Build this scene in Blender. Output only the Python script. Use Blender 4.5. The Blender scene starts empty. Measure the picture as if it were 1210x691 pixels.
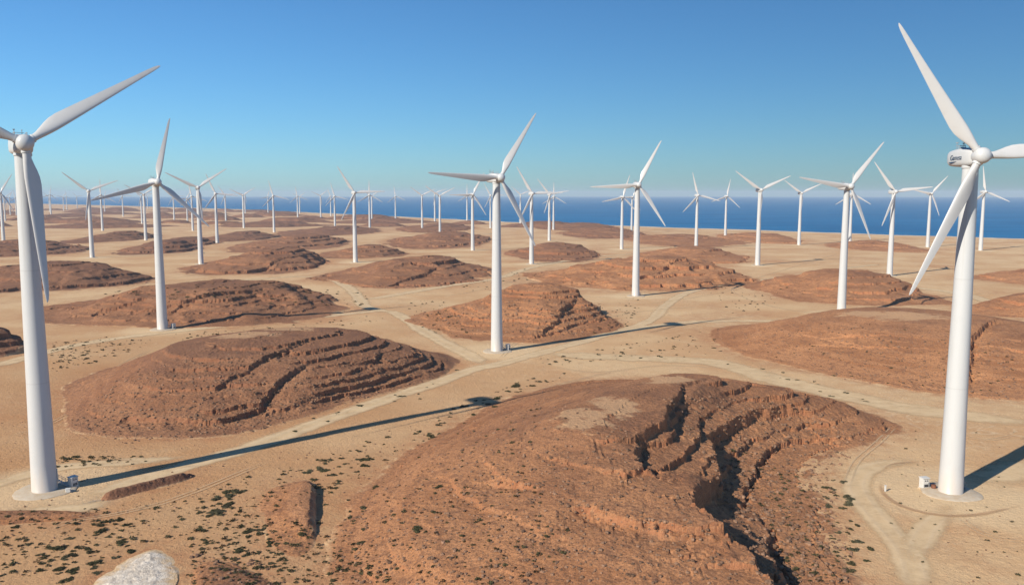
import bpy, math, random
import numpy as np
from mathutils import Matrix, Vector

R = math.radians
scene = bpy.context.scene
COL = scene.collection

# ------------------------------------------------------------------ camera, sky, sun, exposure
CAM_H = 53.0
PITCH = R(6.645)
cam_data = bpy.data.cameras.new("camera")
cam_data.sensor_width = 36.0
cam_data.lens = 36.0 * 1000.0 / 1210.0
cam_data.clip_start = 0.5
cam_data.clip_end = 120000.0
cam = bpy.data.objects.new("camera", cam_data)
COL.objects.link(cam)
cam.location = (0, 0, CAM_H)
cam.rotation_euler = (R(90) - PITCH, 0, 0)
scene.camera = cam

SUN_EL = R(31.0)
TO_SUN = Vector((-0.745 * math.cos(SUN_EL), -0.667 * math.cos(SUN_EL), math.sin(SUN_EL))).normalized()

world = bpy.data.worlds.new("World")
scene.world = world
world.use_nodes = True
wn = world.node_tree
wn.nodes.clear()
w_out = wn.nodes.new("ShaderNodeOutputWorld")
w_bg = wn.nodes.new("ShaderNodeBackground")
w_sky = wn.nodes.new("ShaderNodeTexSky")
w_sky.sky_type = 'NISHITA'
w_sky.sun_disc = False
w_sky.sun_elevation = SUN_EL
w_sky.sun_rotation = R(132)
w_sky.altitude = 60
w_sky.air_density = 1.0
w_sky.dust_density = 0.25
w_sky.ozone_density = 10.0
w_bg.inputs["Strength"].default_value = 0.0715
w_tint = wn.nodes.new("ShaderNodeMix"); w_tint.data_type = 'RGBA'; w_tint.blend_type = 'MULTIPLY'; w_tint.clamp_result = False
w_tint.inputs[0].default_value = 1.0
w_tint.inputs[7].default_value = (0.86, 1.085, 1.09, 1)      # white balance of the sky light
wn.links.new(w_sky.outputs[0], w_tint.inputs[6]); wn.links.new(w_tint.outputs[2], w_bg.inputs["Color"])
wn.links.new(w_bg.outputs[0], w_out.inputs["Surface"])

sun_data = bpy.data.lights.new("sun", 'SUN')
sun_data.energy = 5.0
sun_data.angle = R(0.53)
sun_data.color = (1.0, 0.93, 0.82)
sun = bpy.data.objects.new("sun", sun_data)
COL.objects.link(sun)
sun.rotation_euler = (-TO_SUN).to_track_quat('-Z', 'Y').to_euler()

scene.view_settings.view_transform = 'Standard'
scene.view_settings.look = 'None'
scene.view_settings.exposure = 0.47
scene.view_settings.gamma = 1.0
scene.view_settings.use_curve_mapping = False
scene.cycles.max_bounces = 6
scene.cycles.transparent_max_bounces = 12
scene.cycles.volume_bounces = 0
scene.cycles.use_denoising = True

# ------------------------------------------------------------------ noise
def _hash(ix, iy, seed):
    h = (ix.astype(np.int64) * 374761393 + iy.astype(np.int64) * 668265263 + seed * 974634777) & 0xffffffff
    h = ((h ^ (h >> 13)) * 1274126177) & 0xffffffff
    h = ((h ^ (h >> 16)) * 2246822519) & 0xffffffff
    return ((h ^ (h >> 15)) & 0xffffff) / float(0xffffff)

def vnoise(x, y, seed=0):
    """gradient noise about -1..1"""
    ix = np.floor(x); iy = np.floor(y)
    fx = x - ix; fy = y - iy
    ux = fx * fx * fx * (fx * (fx * 6 - 15) + 10)
    uy = fy * fy * fy * (fy * (fy * 6 - 15) + 10)
    def g(dx, dy):
        a = _hash(ix + dx, iy + dy, seed) * 2 * np.pi
        return np.cos(a) * (fx - dx) + np.sin(a) * (fy - dy)
    a = g(0, 0); b = g(1, 0); c = g(0, 1); d = g(1, 1)
    return 1.45 * ((a + (b - a) * ux) * (1 - uy) + (c + (d - c) * ux) * uy)

def fbm(x, y, wl, octv=4, seed=0, gain=0.5):
    s = 0; amp = 1; f = 1.0 / wl; tot = 0
    for o in range(octv):
        s = s + amp * vnoise(x * f + 17.3 * o, y * f - 9.1 * o, seed + o * 31)
        tot += amp; amp *= gain; f *= 2.03
    return s / tot * 1.4

def cellrand(x, y, wl, seed=0):
    """random value per jittered cell (worley id) and distance F1, F2"""
    X = x / wl; Y = y / wl
    ix = np.floor(X); iy = np.floor(Y)
    best = np.full(X.shape, 9.0); second = np.full(X.shape, 9.0); rid = np.zeros(X.shape)
    for dx in (-1, 0, 1):
        for dy in (-1, 0, 1):
            cx = ix + dx; cy = iy + dy
            px = cx + _hash(cx, cy, seed + 5); py = cy + _hash(cx, cy, seed + 11)
            d = np.hypot(X - px, Y - py)
            m = d < best
            second = np.where(m, best, np.minimum(second, d))
            rid = np.where(m, _hash(cx, cy, seed + 23), rid)
            best = np.where(m, d, best)
    return rid, best, second

def sstep(a, b, x):
    t = np.clip((x - a) / (b - a), 0, 1)
    return t * t * (3 - 2 * t)

# ------------------------------------------------------------------ ground height and photo rays
def ground_base(y):
    yy = np.asarray(y, float) - 150.0
    return np.where(yy > 0, 0.5 - 12.0 * (1 - np.exp(-np.maximum(yy, 0) / 700.0)), 0.5 - 0.0171 * yy)

CP, SP = math.cos(PITCH), math.sin(PITCH)
def ray(u, v):
    a = (u - 605.0) / 1000.0; b = (v - 345.5) / 1000.0
    return np.array([a, CP - b * SP, -SP - b * CP])

def at(u, v, dz=0.0):
    """point where the sight line through photo pixel (u, v) meets the ground (+dz)"""
    d = ray(u, v); z = 0.0
    for _ in range(30):
        t = (z + dz - CAM_H) / d[2]
        z = float(ground_base(t * d[1]))
    return t * d[0], t * d[1]

def row_height(y, v):
    """height that appears at photo row v for something y metres ahead"""
    b = (v - 345.5) / 1000.0
    return CAM_H - y * (b * CP + SP) / (CP - b * SP)

COAST_PX = [(1500, 291), (1210, 281), (1050, 276.3), (900, 271.3), (750, 266.6), (605, 261.8), (450, 254.5), (300, 247.5), (150, 243), (0, 239.5)]
coast = np.array([at(u, v) for u, v in COAST_PX])[::-1]
_o = np.argsort(coast[:, 0]); coast = coast[_o]
coast = np.vstack([[-16000, coast[0, 1] + 6500], coast, [coast[-1, 0] + 6000, coast[-1, 1] - 4500]])
def past_coast(x, y):
    yc = np.interp(x, coast[:, 0], coast[:, 1])
    sl = np.interp(x, [-3000, 0, 800], [0.70, 0.70, 0.68])
    return (y - yc) * sl + 12 * vnoise(x / 90.0, y / 90.0, 71) + 6 * vnoise(x / 31.0, y / 31.0, 72)

SEA_Z = -14.5
def ground_z(x, y):
    x = np.asarray(x, float); y = np.asarray(y, float)
    r = np.hypot(x, y)
    z = ground_base(y)
    z = z + 0.30 * fbm(x, y, 70.0, 3, 3) * np.clip(1.6 - r / 900.0, 0.3, 1)
    p = past_coast(x, y)
    z = z + np.where(p > -25, -(p + 25) * 0.11, 0) * (p < 60) + np.where(p >= 60, -9.4, 0)
    return z
# ------------------------------------------------------------------ object helpers
def link(o, parent=None):
    COL.objects.link(o)
    if parent is not None:
        o.parent = parent
    return o

def tag(o, label=None, cat=None, group=None, kind=None):
    if label: o["label"] = label
    if cat: o["category"] = cat
    if group: o["group"] = group
    if kind: o["kind"] = kind
    return o

def np_mesh(name, verts, faces, mat=None, smooth=True, attrs=None):
    me = bpy.data.meshes.new(name)
    verts = np.asarray(verts, np.float32); faces = np.asarray(faces, np.int32)
    n = faces.shape[1]
    me.vertices.add(len(verts)); me.vertices.foreach_set("co", verts.ravel())
    me.loops.add(faces.size); me.loops.foreach_set("vertex_index", faces.ravel())
    me.polygons.add(len(faces))
    me.polygons.foreach_set("loop_start", np.arange(0, faces.size, n, dtype=np.int32))
    me.polygons.foreach_set("use_smooth", np.full(len(faces), bool(smooth)))
    me.update(calc_edges=True)
    for k, v in (attrs or {}).items():
        a = me.attributes.new(k, 'FLOAT', 'POINT')
        a.data.foreach_set("value", np.asarray(v, np.float32))
    if mat: me.materials.append(mat)
    return me

class MB:
    """collects shapes for one mesh"""
    def __init__(self): self.v = []; self.f = []
    def add(self, v, f):
        o = len(self.v); self.v += [tuple(p) for p in v]; self.f += [tuple(i + o for i in q) for q in f]
    def box(self, c, s, bev=0.0):
        x, y, z = (d / 2 for d in s); b = min(bev, x * .9, y * .9, z * .9)
        if b <= 0:
            v = [(c[0] + i * x, c[1] + j * y, c[2] + k * z) for k in (-1, 1) for j in (-1, 1) for i in (-1, 1)]
            self.add(v, [(0, 2, 3, 1), (4, 5, 7, 6), (0, 1, 5, 4), (2, 6, 7, 3), (0, 4, 6, 2), (1, 3, 7, 5)])
        else:
            ring = lambda a, d: [(-a + b, -d), (a - b, -d), (a, -d + b), (a, d - b), (a - b, d), (-a + b, d), (-a, d - b), (-a, -d + b)]
            lv = [(x - b, y - b, -z), (x, y, -z + b), (x, y, z - b), (x - b, y - b, z)]
            v = []
            for a, d, h in lv: v += [(c[0] + p, c[1] + q, c[2] + h) for p, q in ring(a, d)]
            f = [tuple(range(7, -1, -1)), tuple(range(24, 32))]
            for k in range(3):
                for i in range(8):
                    j = (i + 1) % 8; f.append((k * 8 + i, k * 8 + j, k * 8 + 8 + j, k * 8 + 8 + i))
            self.add(v, f)
    def rings(self, rings, caps=True):
        n = len(rings[0]); v = [p for r in rings for p in r]; f = []
        for k in range(len(rings) - 1):
            for i in range(n):
                j = (i + 1) % n; f.append((k * n + i, k * n + j, k * n + n + j, k * n + n + i))
        if caps:
            f.append(tuple(range(n - 1, -1, -1))); f.append(tuple(range((len(rings) - 1) * n, len(rings) * n)))
        self.add(v, f)
    def lathe(self, prof, n=32, axis='z', c=(0, 0, 0)):
        rr = []
        for r, h in prof:
            ring = []
            for i in range(n):
                a = 2 * math.pi * i / n; p, q = r * math.cos(a), r * math.sin(a)
                ring.append((c[0] + p, c[1] + q, c[2] + h) if axis == 'z' else (c[0] + q, c[1] + h, c[2] + p))
            rr.append(ring)
        self.rings(rr)
    def tube(self, a, b, r, n=8):
        a = Vector(a); b = Vector(b); d = (b - a).normalized()
        s = d.orthogonal().normalized(); t = d.cross(s)
        self.rings([[tuple(p + r * (math.cos(2 * math.pi * i / n) * s + math.sin(2 * math.pi * i / n) * t)) for i in range(n)] for p in (a, b)])
    def build(self, name, mat, parent=None, smooth=40):
        me = bpy.data.meshes.new(name); me.from_pydata(self.v, [], self.f); me.update()
        if mat: me.materials.append(mat)
        if smooth:
            me.polygons.foreach_set("use_smooth", [True] * len(me.polygons))
            me.set_sharp_from_angle(angle=R(smooth))
        return link(bpy.data.objects.new(name, me), parent)

def empty(name, loc=(0, 0, 0)):
    o = bpy.data.objects.new(name, None); o.location = loc; o.empty_display_size = 1
    return link(o)

# ------------------------------------------------------------------ materials
class NT:
    def __init__(self, name):
        self.m = bpy.data.materials.new(name); self.m.use_nodes = True
        self.t = self.m.node_tree; self.n = self.t.nodes; self.n.clear()
        self.out = self.n.new("ShaderNodeOutputMaterial")
    def put(self, sock, v):
        if isinstance(v, bpy.types.NodeSocket): self.t.links.new(v, sock)
        elif v is not None:
            if sock.type == 'RGBA' and len(v) == 3: v = (*v, 1)
            sock.default_value = v
    def bsdf(self, color, rough=0.9, spec=0.2, normal=None, **kw):
        b = self.n.new("ShaderNodeBsdfPrincipled")
        self.put(b.inputs["Base Color"], color); self.put(b.inputs["Roughness"], rough)
        self.put(b.inputs["Specular IOR Level"], spec); self.put(b.inputs["Normal"], normal)
        for k, v in kw.items(): self.put(b.inputs[k], v)
        self.t.links.new(b.outputs[0], self.out.inputs["Surface"]); return b
    def pos(self):
        return self.n.new("ShaderNodeNewGeometry").outputs["Position"]
    def noise(self, vec, scale, detail=4, rough=0.55, dist=0.0, dim='3D'):
        n = self.n.new("ShaderNodeTexNoise"); n.noise_dimensions = dim
        self.put(n.inputs["Vector"], vec); self.put(n.inputs["Scale"], scale); self.put(n.inputs["Detail"], detail)
        self.put(n.inputs["Roughness"], rough); self.put(n.inputs["Distortion"], dist); return n.outputs[0]
    def voro(self, vec, scale, feature='F1', out="Distance"):
        n = self.n.new("ShaderNodeTexVoronoi"); n.feature = feature
        self.put(n.inputs["Vector"], vec); self.put(n.inputs["Scale"], scale); return n.outputs[out]
    def ramp(self, fac, a, b, lo=0.0, hi=1.0):
        n = self.n.new("ShaderNodeMapRange"); n.interpolation_type = 'SMOOTHSTEP'
        self.put(n.inputs[0], fac); self.put(n.inputs[1], a); self.put(n.inputs[2], b); self.put(n.inputs[3], lo); self.put(n.inputs[4], hi)
        return n.outputs[0]
    def mix(self, fac, a, b, mode='MIX'):
        n = self.n.new("ShaderNodeMix"); n.data_type = 'RGBA'; n.blend_type = mode
        self.put(n.inputs[0], fac); self.put(n.inputs[6], a); self.put(n.inputs[7], b); return n.outputs[2]
    def math(self, op, a, b=None, c=None):
        n = self.n.new("ShaderNodeMath"); n.operation = op
        self.put(n.inputs[0], a); self.put(n.inputs[1], b)
        if c is not None: self.put(n.inputs[2], c)
        return n.outputs[0]
    def attr(self, name):
        n = self.n.new("ShaderNodeAttribute"); n.attribute_name = name; return n.outputs["Fac"]
    def bump(self, h, strength=0.5, dist=0.1, normal=None):
        n = self.n.new("ShaderNodeBump"); self.put(n.inputs["Strength"], strength); self.put(n.inputs["Distance"], dist)
        self.put(n.inputs["Height"], h); self.put(n.inputs["Normal"], normal); return n.outputs[0]
    def scale(self, vec, s):
        n = self.n.new("ShaderNodeVectorMath"); n.operation = 'MULTIPLY'; self.put(n.inputs[0], vec); n.inputs[1].default_value = s
        return n.outputs[0]
    def nz(self):
        g = self.n.new("ShaderNodeNewGeometry"); s = self.n.new("ShaderNodeSeparateXYZ")
        self.t.links.new(g.outputs["True Normal"], s.inputs[0]); return s.outputs[2]

SAND_A = (0.60, 0.41, 0.225)
SAND_B = (0.52, 0.315, 0.160)
SAND_P = (0.63, 0.46, 0.27)

def sand_color(m, p):
    big = m.noise(p, 0.022, 4, 0.55)
    mid = m.noise(p, 0.16, 5, 0.6)
    fine = m.noise(p, 2.2, 3, 0.6)
    c = m.mix(m.ramp(big, 0.38, 0.62), SAND_B, SAND_A)
    c = m.mix(m.ramp(mid, 0.52, 0.75, 0, 0.55), c, SAND_P)
    c = m.mix(m.ramp(mid, 0.42, 0.25, 0, 0.5), c, (0.40, 0.225, 0.115))
    c = m.mix(m.ramp(fine, 0.52, 0.78, 0, 0.45), c, (0.33, 0.20, 0.11))
    blot = m.noise(p, 0.55, 5, 0.7, 0.6)
    c = m.mix(m.ramp(blot, 0.56, 0.72, 0, 0.45), c, (0.64, 0.475, 0.29))
    c = m.mix(m.ramp(blot, 0.44, 0.28, 0, 0.45), c, (0.37, 0.215, 0.115))
    wash = m.math('ABSOLUTE', m.math('SUBTRACT', m.noise(p, 0.055, 3, 0.55, 1.6), 0.5))
    wmask = m.ramp(m.noise(p, 0.012, 3, 0.5), 0.45, 0.6)
    c = m.mix(m.math('MULTIPLY', m.ramp(wash, 0.018, 0.004), m.math('MULTIPLY', wmask, 0.55)), c, (0.61, 0.46, 0.29))
    c = m.mix(m.math('MULTIPLY', m.math('MULTIPLY', m.ramp(wash, 0.020, 0.026), m.ramp(wash, 0.040, 0.028)), m.math('MULTIPLY', wmask, 0.35)), c, (0.37, 0.215, 0.115))
    return c

def apron_color(m, p, c, f):
    """red gravel washed down from the hills over the sand"""
    n1 = m.noise(p, 0.30, 5, 0.65); n2 = m.noise(p, 2.4, 4, 0.7)
    k = m.math('MULTIPLY', f, m.ramp(m.math('ADD', m.math('MULTIPLY', n1, 0.6), m.math('MULTIPLY', n2, 0.4)), 0.38, 0.62, 0.1, 0.8))
    return m.mix(k, c, (0.385, 0.180, 0.085))

def mat_ground():
    m = NT("sand_ground"); p = m.pos()
    c = sand_color(m, p)
    ap = m.attr("apron"); beach = m.attr("beach"); pad = m.attr("pad")
    c = m.mix(m.math('MULTIPLY', m.attr("ochre"), m.ramp(m.noise(p, 0.04, 4, 0.6), 0.3, 0.7, 0.55, 1.0)), c, (0.43, 0.232, 0.108))
    c = apron_color(m, p, c, ap)
    # scattered dark pebbles
    v = m.voro(p, 1.15)
    peb = m.ramp(v, 0.20, 0.12)
    pm = m.math('MULTIPLY', peb, m.ramp(m.noise(p, 0.05, 4, 0.6), 0.52, 0.66, 0.04, 0.9))
    c = m.mix(m.math('MULTIPLY', pm, 0.6), c, (0.15, 0.085, 0.05))
    c = m.mix(m.math('MULTIPLY', pad, 0.65), c, SAND_P)
    c = m.mix(beach, c, (0.62, 0.48, 0.34))
    h = m.math('ADD', m.noise(p, 1.3, 5, 0.65), m.math('MULTIPLY', m.noise(p, 6.0, 3, 0.6), 0.35))
    h = m.math('ADD', h, m.math('MULTIPLY', pm, 0.6))
    m.bsdf(c, 0.95, 0.1, m.bump(h, 0.75, 0.35))
    return m.m

def mat_rock(name="red_rock", dark=0.0):
    m = NT(name); p = m.pos()
    rock = m.attr("rock"); tan = m.attr("tan"); ledge = m.attr("ledge")
    n_big = m.noise(p, 0.045, 4, 0.6)
    n_mid = m.noise(p, 0.30, 6, 0.65)
    n_fin = m.noise(p, 1.8, 5, 0.7)
    strata = m.noise(m.scale(p, (0.012, 0.012, 1.3)), 1.0, 3, 0.6)
    base = m.mix(m.ramp(n_big, 0.36, 0.64), (0.315, 0.138, 0.059), (0.420, 0.198, 0.088))
    base = m.mix(m.ramp(strata, 0.46, 0.60, 0, 0.55), base, (0.46, 0.225, 0.105))
    base = m.mix(m.ramp(n_mid, 0.48, 0.30, 0, 0.18 + dark * 0.3), base, (0.175, 0.078, 0.043))
    base = m.mix(m.ramp(n_fin, 0.53, 0.34, 0, 0.38), base, (0.16, 0.076, 0.045))
    base = m.mix(m.ramp(n_fin, 0.58, 0.78, 0, 0.22), base, (0.46, 0.25, 0.14))
    oi = m.n.new("ShaderNodeObjectInfo").outputs["Random"]
    base = m.mix(m.ramp(oi, 0.45, 1.0, 0, 0.22), base, (0.19, 0.088, 0.050))
    base = m.mix(m.ramp(oi, 0.35, 0.0, 0, 0.2), base, (0.41, 0.205, 0.105))
    hgt = m.attr("height")
    base = m.mix(m.math('MULTIPLY', m.ramp(hgt, 0.35, 0.95), m.ramp(n_big, 0.35, 0.65, 0.45, 0.12)), base, (0.150, 0.078, 0.050))
    sp = m.noise(p, 3.6, 2, 0.6); sv = m.voro(p, 0.85, out="Color")
    base = m.mix(m.ramp(sp, 0.52, 0.38, 0, 0.60), base, (0.15, 0.075, 0.045))
    base = m.mix(m.ramp(sv, 0.70, 0.80, 0, 0.42), base, (0.14, 0.070, 0.043))
    ps = m.noise(p, 4.3, 2, 0.5)
    base = m.mix(m.ramp(ps, 0.60, 0.72, 0, 0.45), base, (0.50, 0.30, 0.18))
    # fresh faces of the hard beds are more orange, the rubble below them pale
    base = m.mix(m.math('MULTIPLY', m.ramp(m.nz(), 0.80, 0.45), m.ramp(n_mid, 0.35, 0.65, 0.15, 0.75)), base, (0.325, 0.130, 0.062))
    base = m.mix(m.math('MULTIPLY', ledge, m.ramp(n_mid, 0.48, 0.72, 0, 0.3)), base, (0.46, 0.27, 0.15))
    if dark:
        base = m.mix(dark, base, (0.115, 0.062, 0.046))
    sand = apron_color(m, p, sand_color(m, p), 0.95)
    edge = m.math('ADD', m.math('MULTIPLY', rock, 1.5), m.math('MULTIPLY', m.math('SUBTRACT', n_mid, 0.5), 1.0))
    c = m.mix(m.ramp(edge, 0.10, 0.75), sand, base)
    tanf = m.ramp(m.math('ADD', tan, m.math('MULTIPLY', m.math('SUBTRACT', n_mid, 0.5), 2.2)), 0.45, 0.8)
    c = m.mix(m.math('MULTIPLY', m.math('MULTIPLY', tanf, m.ramp(tan, 0.0, 0.2)), 0.75), c, (0.48, 0.295, 0.16))
    v = m.voro(p, 1.4)
    h = m.math('ADD', m.math('MULTIPLY', m.noise(p, 1.7, 5, 0.72), 0.9), m.math('MULTIPLY', v, -0.5))
    h = m.math('ADD', h, m.math('MULTIPLY', m.noise(m.scale(p, (0.5, 0.5, 3.2)), 1.0, 4, 0.65), m.ramp(m.nz(), 0.85, 0.5, 0, 1.2)))
    m.bsdf(c, 0.95, 0.12, m.bump(h, 0.65, 0.35))
    return m.m

def mat_gravel():
    m = NT("pale_gravel"); p = m.pos()
    g = m.noise(m.scale(p, (1.0, 0.22, 1.0)), 1.0, 5, 0.7, 0.8); f = m.noise(p, 5.0, 4, 0.7); n = m.noise(p, 0.7, 6, 0.7)
    rock = m.attr("rock")
    c = m.mix(m.ramp(n, 0.35, 0.65), (0.52, 0.44, 0.35), (0.72, 0.63, 0.52))
    c = m.mix(m.ramp(f, 0.42, 0.25, 0, 0.3), c, (0.40, 0.32, 0.24))
    c = m.mix(m.ramp(g, 0.46, 0.34, 0, 0.5), c, (0.40, 0.31, 0.23))
    c = m.mix(m.ramp(m.math('ADD', rock, m.math('MULTIPLY', m.math('SUBTRACT', n, 0.5), 1.8)), 0.10, 0.85), sand_color(m, p), c)
    m.bsdf(c, 0.95, 0.1, m.bump(m.math('ADD', n, f), 0.7, 0.3)); return m.m

def mat_track(name, ca, cb, alpha=0.92, only_ruts=False):
    """worn tyre track: its ragged rim lets the sand under it show"""
    m = NT(name); p = m.pos()
    e = m.attr("edge"); rut = m.attr("rut")
    n = m.noise(p, 0.22, 5, 0.65); f = m.noise(p, 1.6, 4, 0.65)
    c = m.mix(m.ramp(n, 0.35, 0.65), cb, ca)
    c = m.mix(m.ramp(f, 0.5, 0.3, 0, 0.3), c, SAND_B)
    c = m.mix(m.math('MULTIPLY', rut, 0.4), c, (0.63, 0.48, 0.31))
    b = m.bsdf(c, 0.95, 0.1, m.bump(m.math('ADD', f, m.math('MULTIPLY', rut, -0.6)), 0.4, 0.15))
    tr = m.n.new("ShaderNodeBsdfTransparent"); mx = m.n.new("ShaderNodeMixShader")
    a = m.ramp(m.math('ADD', e, m.math('MULTIPLY', m.math('SUBTRACT', m.noise(p, 0.28, 6, 0.72), 0.5), 1.3)), 0.15, 1.15, 0, alpha)
    if only_ruts: a = m.math('MULTIPLY', a, m.ramp(m.math('ADD', rut, m.math('MULTIPLY', m.math('SUBTRACT', n, 0.5), 0.9)), 0.25, 0.8))
    m.put(mx.inputs[0], a); m.t.links.new(tr.outputs[0], mx.inputs[1]); m.t.links.new(b.outputs[0], mx.inputs[2])
    m.t.links.new(mx.outputs[0], m.out.inputs["Surface"]); return m.m

def mat_white(name="white_paint", c=(0.48, 0.485, 0.48), rough=0.38, dust=False):
    m = NT(name)
    tc = m.n.new("ShaderNodeTexCoord").outputs["Object"]
    n = m.noise(m.scale(tc, (0.9, 0.9, 0.12)), 1.0, 5, 0.6)
    f = m.noise(tc, 0.5, 4, 0.6)
    k = m.mix(m.ramp(n, 0.5, 0.78, 0, 0.35), c, tuple(x * 0.82 * t for x, t in zip(c, (1.0, 0.97, 0.92))))
    k = m.mix(m.ramp(f, 0.55, 0.8, 0, 0.25), k, tuple(x * 0.85 for x in c))
    if dust:       # wind-blown dust on the foot, grease runs under the nacelle, faint joints between tower sections
        sx = m.n.new("ShaderNodeSeparateXYZ"); m.put(sx.inputs[0], tc); z = sx.outputs[2]
        zz = m.math('ADD', z, m.math('MULTIPLY', n, 6.0))
        k = m.mix(m.ramp(zz, 9.0, 2.5, 0, 0.40), k, (0.50, 0.36, 0.23))
        run = m.noise(m.scale(tc, (1.6, 1.6, 0.03)), 1.0, 3, 0.6)
        k = m.mix(m.math('MULTIPLY', m.ramp(run, 0.55, 0.72), m.ramp(z, 30.0, 57.0, 0, 0.35)), k, (0.28, 0.26, 0.23))
        for h in (19.5, 39.0):
            d = m.math('ABSOLUTE', m.math('SUBTRACT', z, h)); k = m.mix(m.ramp(d, 0.14, 0.06, 0, 0.18), k, (0.25, 0.24, 0.22))
    m.bsdf(k, rough, 0.4); return m.m

def mat_plain(name, c, rough=0.7, var=0.25, sc=1.5, spec=0.25):
    m = NT(name); p = m.pos()
    k = m.mix(m.ramp(m.noise(p, sc, 5, 0.65), 0.35, 0.7), tuple(x * (1 - var) for x in c), tuple(min(1, x * (1 + var)) for x in c))
    m.bsdf(k, rough, spec); return m.m

def mat_concrete():
    m = NT("dusty_concrete"); p = m.pos()
    k = m.mix(m.ramp(m.noise(p, 0.8, 6, 0.7), 0.35, 0.65), (0.42, 0.33, 0.23), (0.47, 0.40, 0.31))
    k = m.mix(m.ramp(m.noise(p, 3.0, 4, 0.7), 0.55, 0.75, 0, 0.6), k, SAND_A)
    m.bsdf(k, 0.9, 0.15, m.bump(m.noise(p, 3.0, 5, 0.7), 0.4, 0.1)); return m.m

def mat_sea():
    m = NT("sea_water"); p = m.pos()
    n = m.noise(m.scale(p, (0.0022, 0.009, 0.0)), 1.0, 7, 0.68)
    sh = m.attr("shore")
    c = m.mix(m.ramp(n, 0.35, 0.65), (0.003, 0.098, 0.240), (0.009, 0.148, 0.325))
    c = m.mix(m.math('MULTIPLY', sh, 0.55), c, (0.05, 0.24, 0.34))
    w = m.noise(m.scale(p, (0.05, 0.12, 0.0)), 1.0, 6, 0.65)
    m.bsdf(c, 0.55, 0.08, m.bump(w, 0.6, 2.0)); return m.m

def mat_shrub(name, a, b):
    m = NT(name); oi = m.n.new("ShaderNodeObjectInfo").outputs["Random"]
    p = m.pos()
    c = m.mix(m.ramp(m.noise(p, 3.0, 3, 0.6), 0.35, 0.65), a, b)
    c = m.mix(m.math('MULTIPLY', oi, 0.5), c, (0.075, 0.058, 0.030))
    m.bsdf(c, 0.85, 0.1); return m.m

M_GROUND = mat_ground(); M_ROCK = mat_rock(); M_ROCK_D = mat_rock("dark_varnished_rock", 0.55); M_ROCK_M = mat_rock("brown_rock", 0.36)
M_GRAVEL = mat_gravel()
M_TRACK = mat_track("compacted_sand_track", (0.64, 0.47, 0.275), (0.59, 0.42, 0.24))
M_GREY = mat_track("grey_gravel", (0.33, 0.28, 0.22), (0.40, 0.32, 0.24))
M_WHITE = mat_white()
M_TOWER = mat_white("tower_paint", dust=True)
M_BLADE = mat_white("blade_gelcoat", (0.49, 0.48, 0.465), 0.32)
M_CONC = mat_concrete(); M_SEA = mat_sea()
M_DARK = mat_plain("dark_grille", (0.03, 0.03, 0.035), 0.6)
M_STEEL = mat_plain("grey_steel", (0.30, 0.31, 0.32), 0.5)
M_BLUE = mat_plain("dark_blue_lettering", (0.03, 0.06, 0.11), 0.5, 0.05)
M_KIOSK = mat_plain("kiosk_paint", (0.52, 0.51, 0.48), 0.5, 0.06)
M_ORANGE = mat_plain("rusty_brown", (0.16, 0.065, 0.035), 0.7)
M_SHRUB = mat_shrub("saltbush_leaves", (0.034, 0.036, 0.016), (0.065, 0.062, 0.030))
M_SHRUB_G = mat_shrub("grey_green_leaves", (0.050, 0.050, 0.028), (0.090, 0.082, 0.048))
M_STONE = mat_plain("field_stone", (0.20, 0.115, 0.07), 0.9, 0.5, 0.6)
# ------------------------------------------------------------------ hills
def smooth_poly(pts, n=6):
    """closed Catmull-Rom through pts"""
    P = np.asarray(pts, float); k = len(P); out = []
    for i in range(k):
        a, b, c, d = P[i - 1], P[i], P[(i + 1) % k], P[(i + 2) % k]
        for t in np.linspace(0, 1, n, endpoint=False):
            out.append(0.5 * (2 * b + (c - a) * t + (2 * a - 5 * b + 4 * c - d) * t * t + (3 * b - a - 3 * c + d) * t ** 3))
    return np.array(out)

def signed_dist(X, Y, poly):
    """positive inside"""
    d2 = np.full(X.shape, 1e18); ins = np.zeros(X.shape, bool)
    n = len(poly)
    for i in range(n):
        x0, y0 = poly[i]; x1, y1 = poly[(i + 1) % n]
        ex, ey = x1 - x0, y1 - y0
        L = ex * ex + ey * ey + 1e-12
        t = np.clip(((X - x0) * ex + (Y - y0) * ey) / L, 0, 1)
        d2 = np.minimum(d2, (X - x0 - t * ex) ** 2 + (Y - y0 - t * ey) ** 2)
        if y0 != y1:
            c = ((y0 > Y) != (y1 > Y)) & (X < (x1 - x0) * (Y - y0) / (y1 - y0) + x0)
            ins ^= c
    d = np.sqrt(d2)
    return np.where(ins, d, -d)

def in_poly(X, Y, poly):
    ins = np.zeros(X.shape, bool); n = len(poly)
    for i in range(n):
        x0, y0 = poly[i]; x1, y1 = poly[(i + 1) % n]
        if y0 != y1: ins ^= ((y0 > Y) != (y1 > Y)) & (X < (x1 - x0) * (Y - y0) / (y1 - y0) + x0)
    return ins

def upsample(F, rows, cols):
    """bilinear from a coarse grid"""
    r = np.linspace(0, F.shape[0] - 1, rows); c = np.linspace(0, F.shape[1] - 1, cols)
    r0 = np.minimum(r.astype(int), F.shape[0] - 2); c0 = np.minimum(c.astype(int), F.shape[1] - 2)
    fr = (r - r0)[:, None]; fc = (c - c0)[None, :]
    A = F[r0][:, c0]; B = F[r0][:, c0 + 1]; C = F[r0 + 1][:, c0]; D = F[r0 + 1][:, c0 + 1]
    return (A * (1 - fc) + B * fc) * (1 - fr) + (C * (1 - fc) + D * fc) * fr

HILLS = []          # (base polygon, height lookup)

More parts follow.
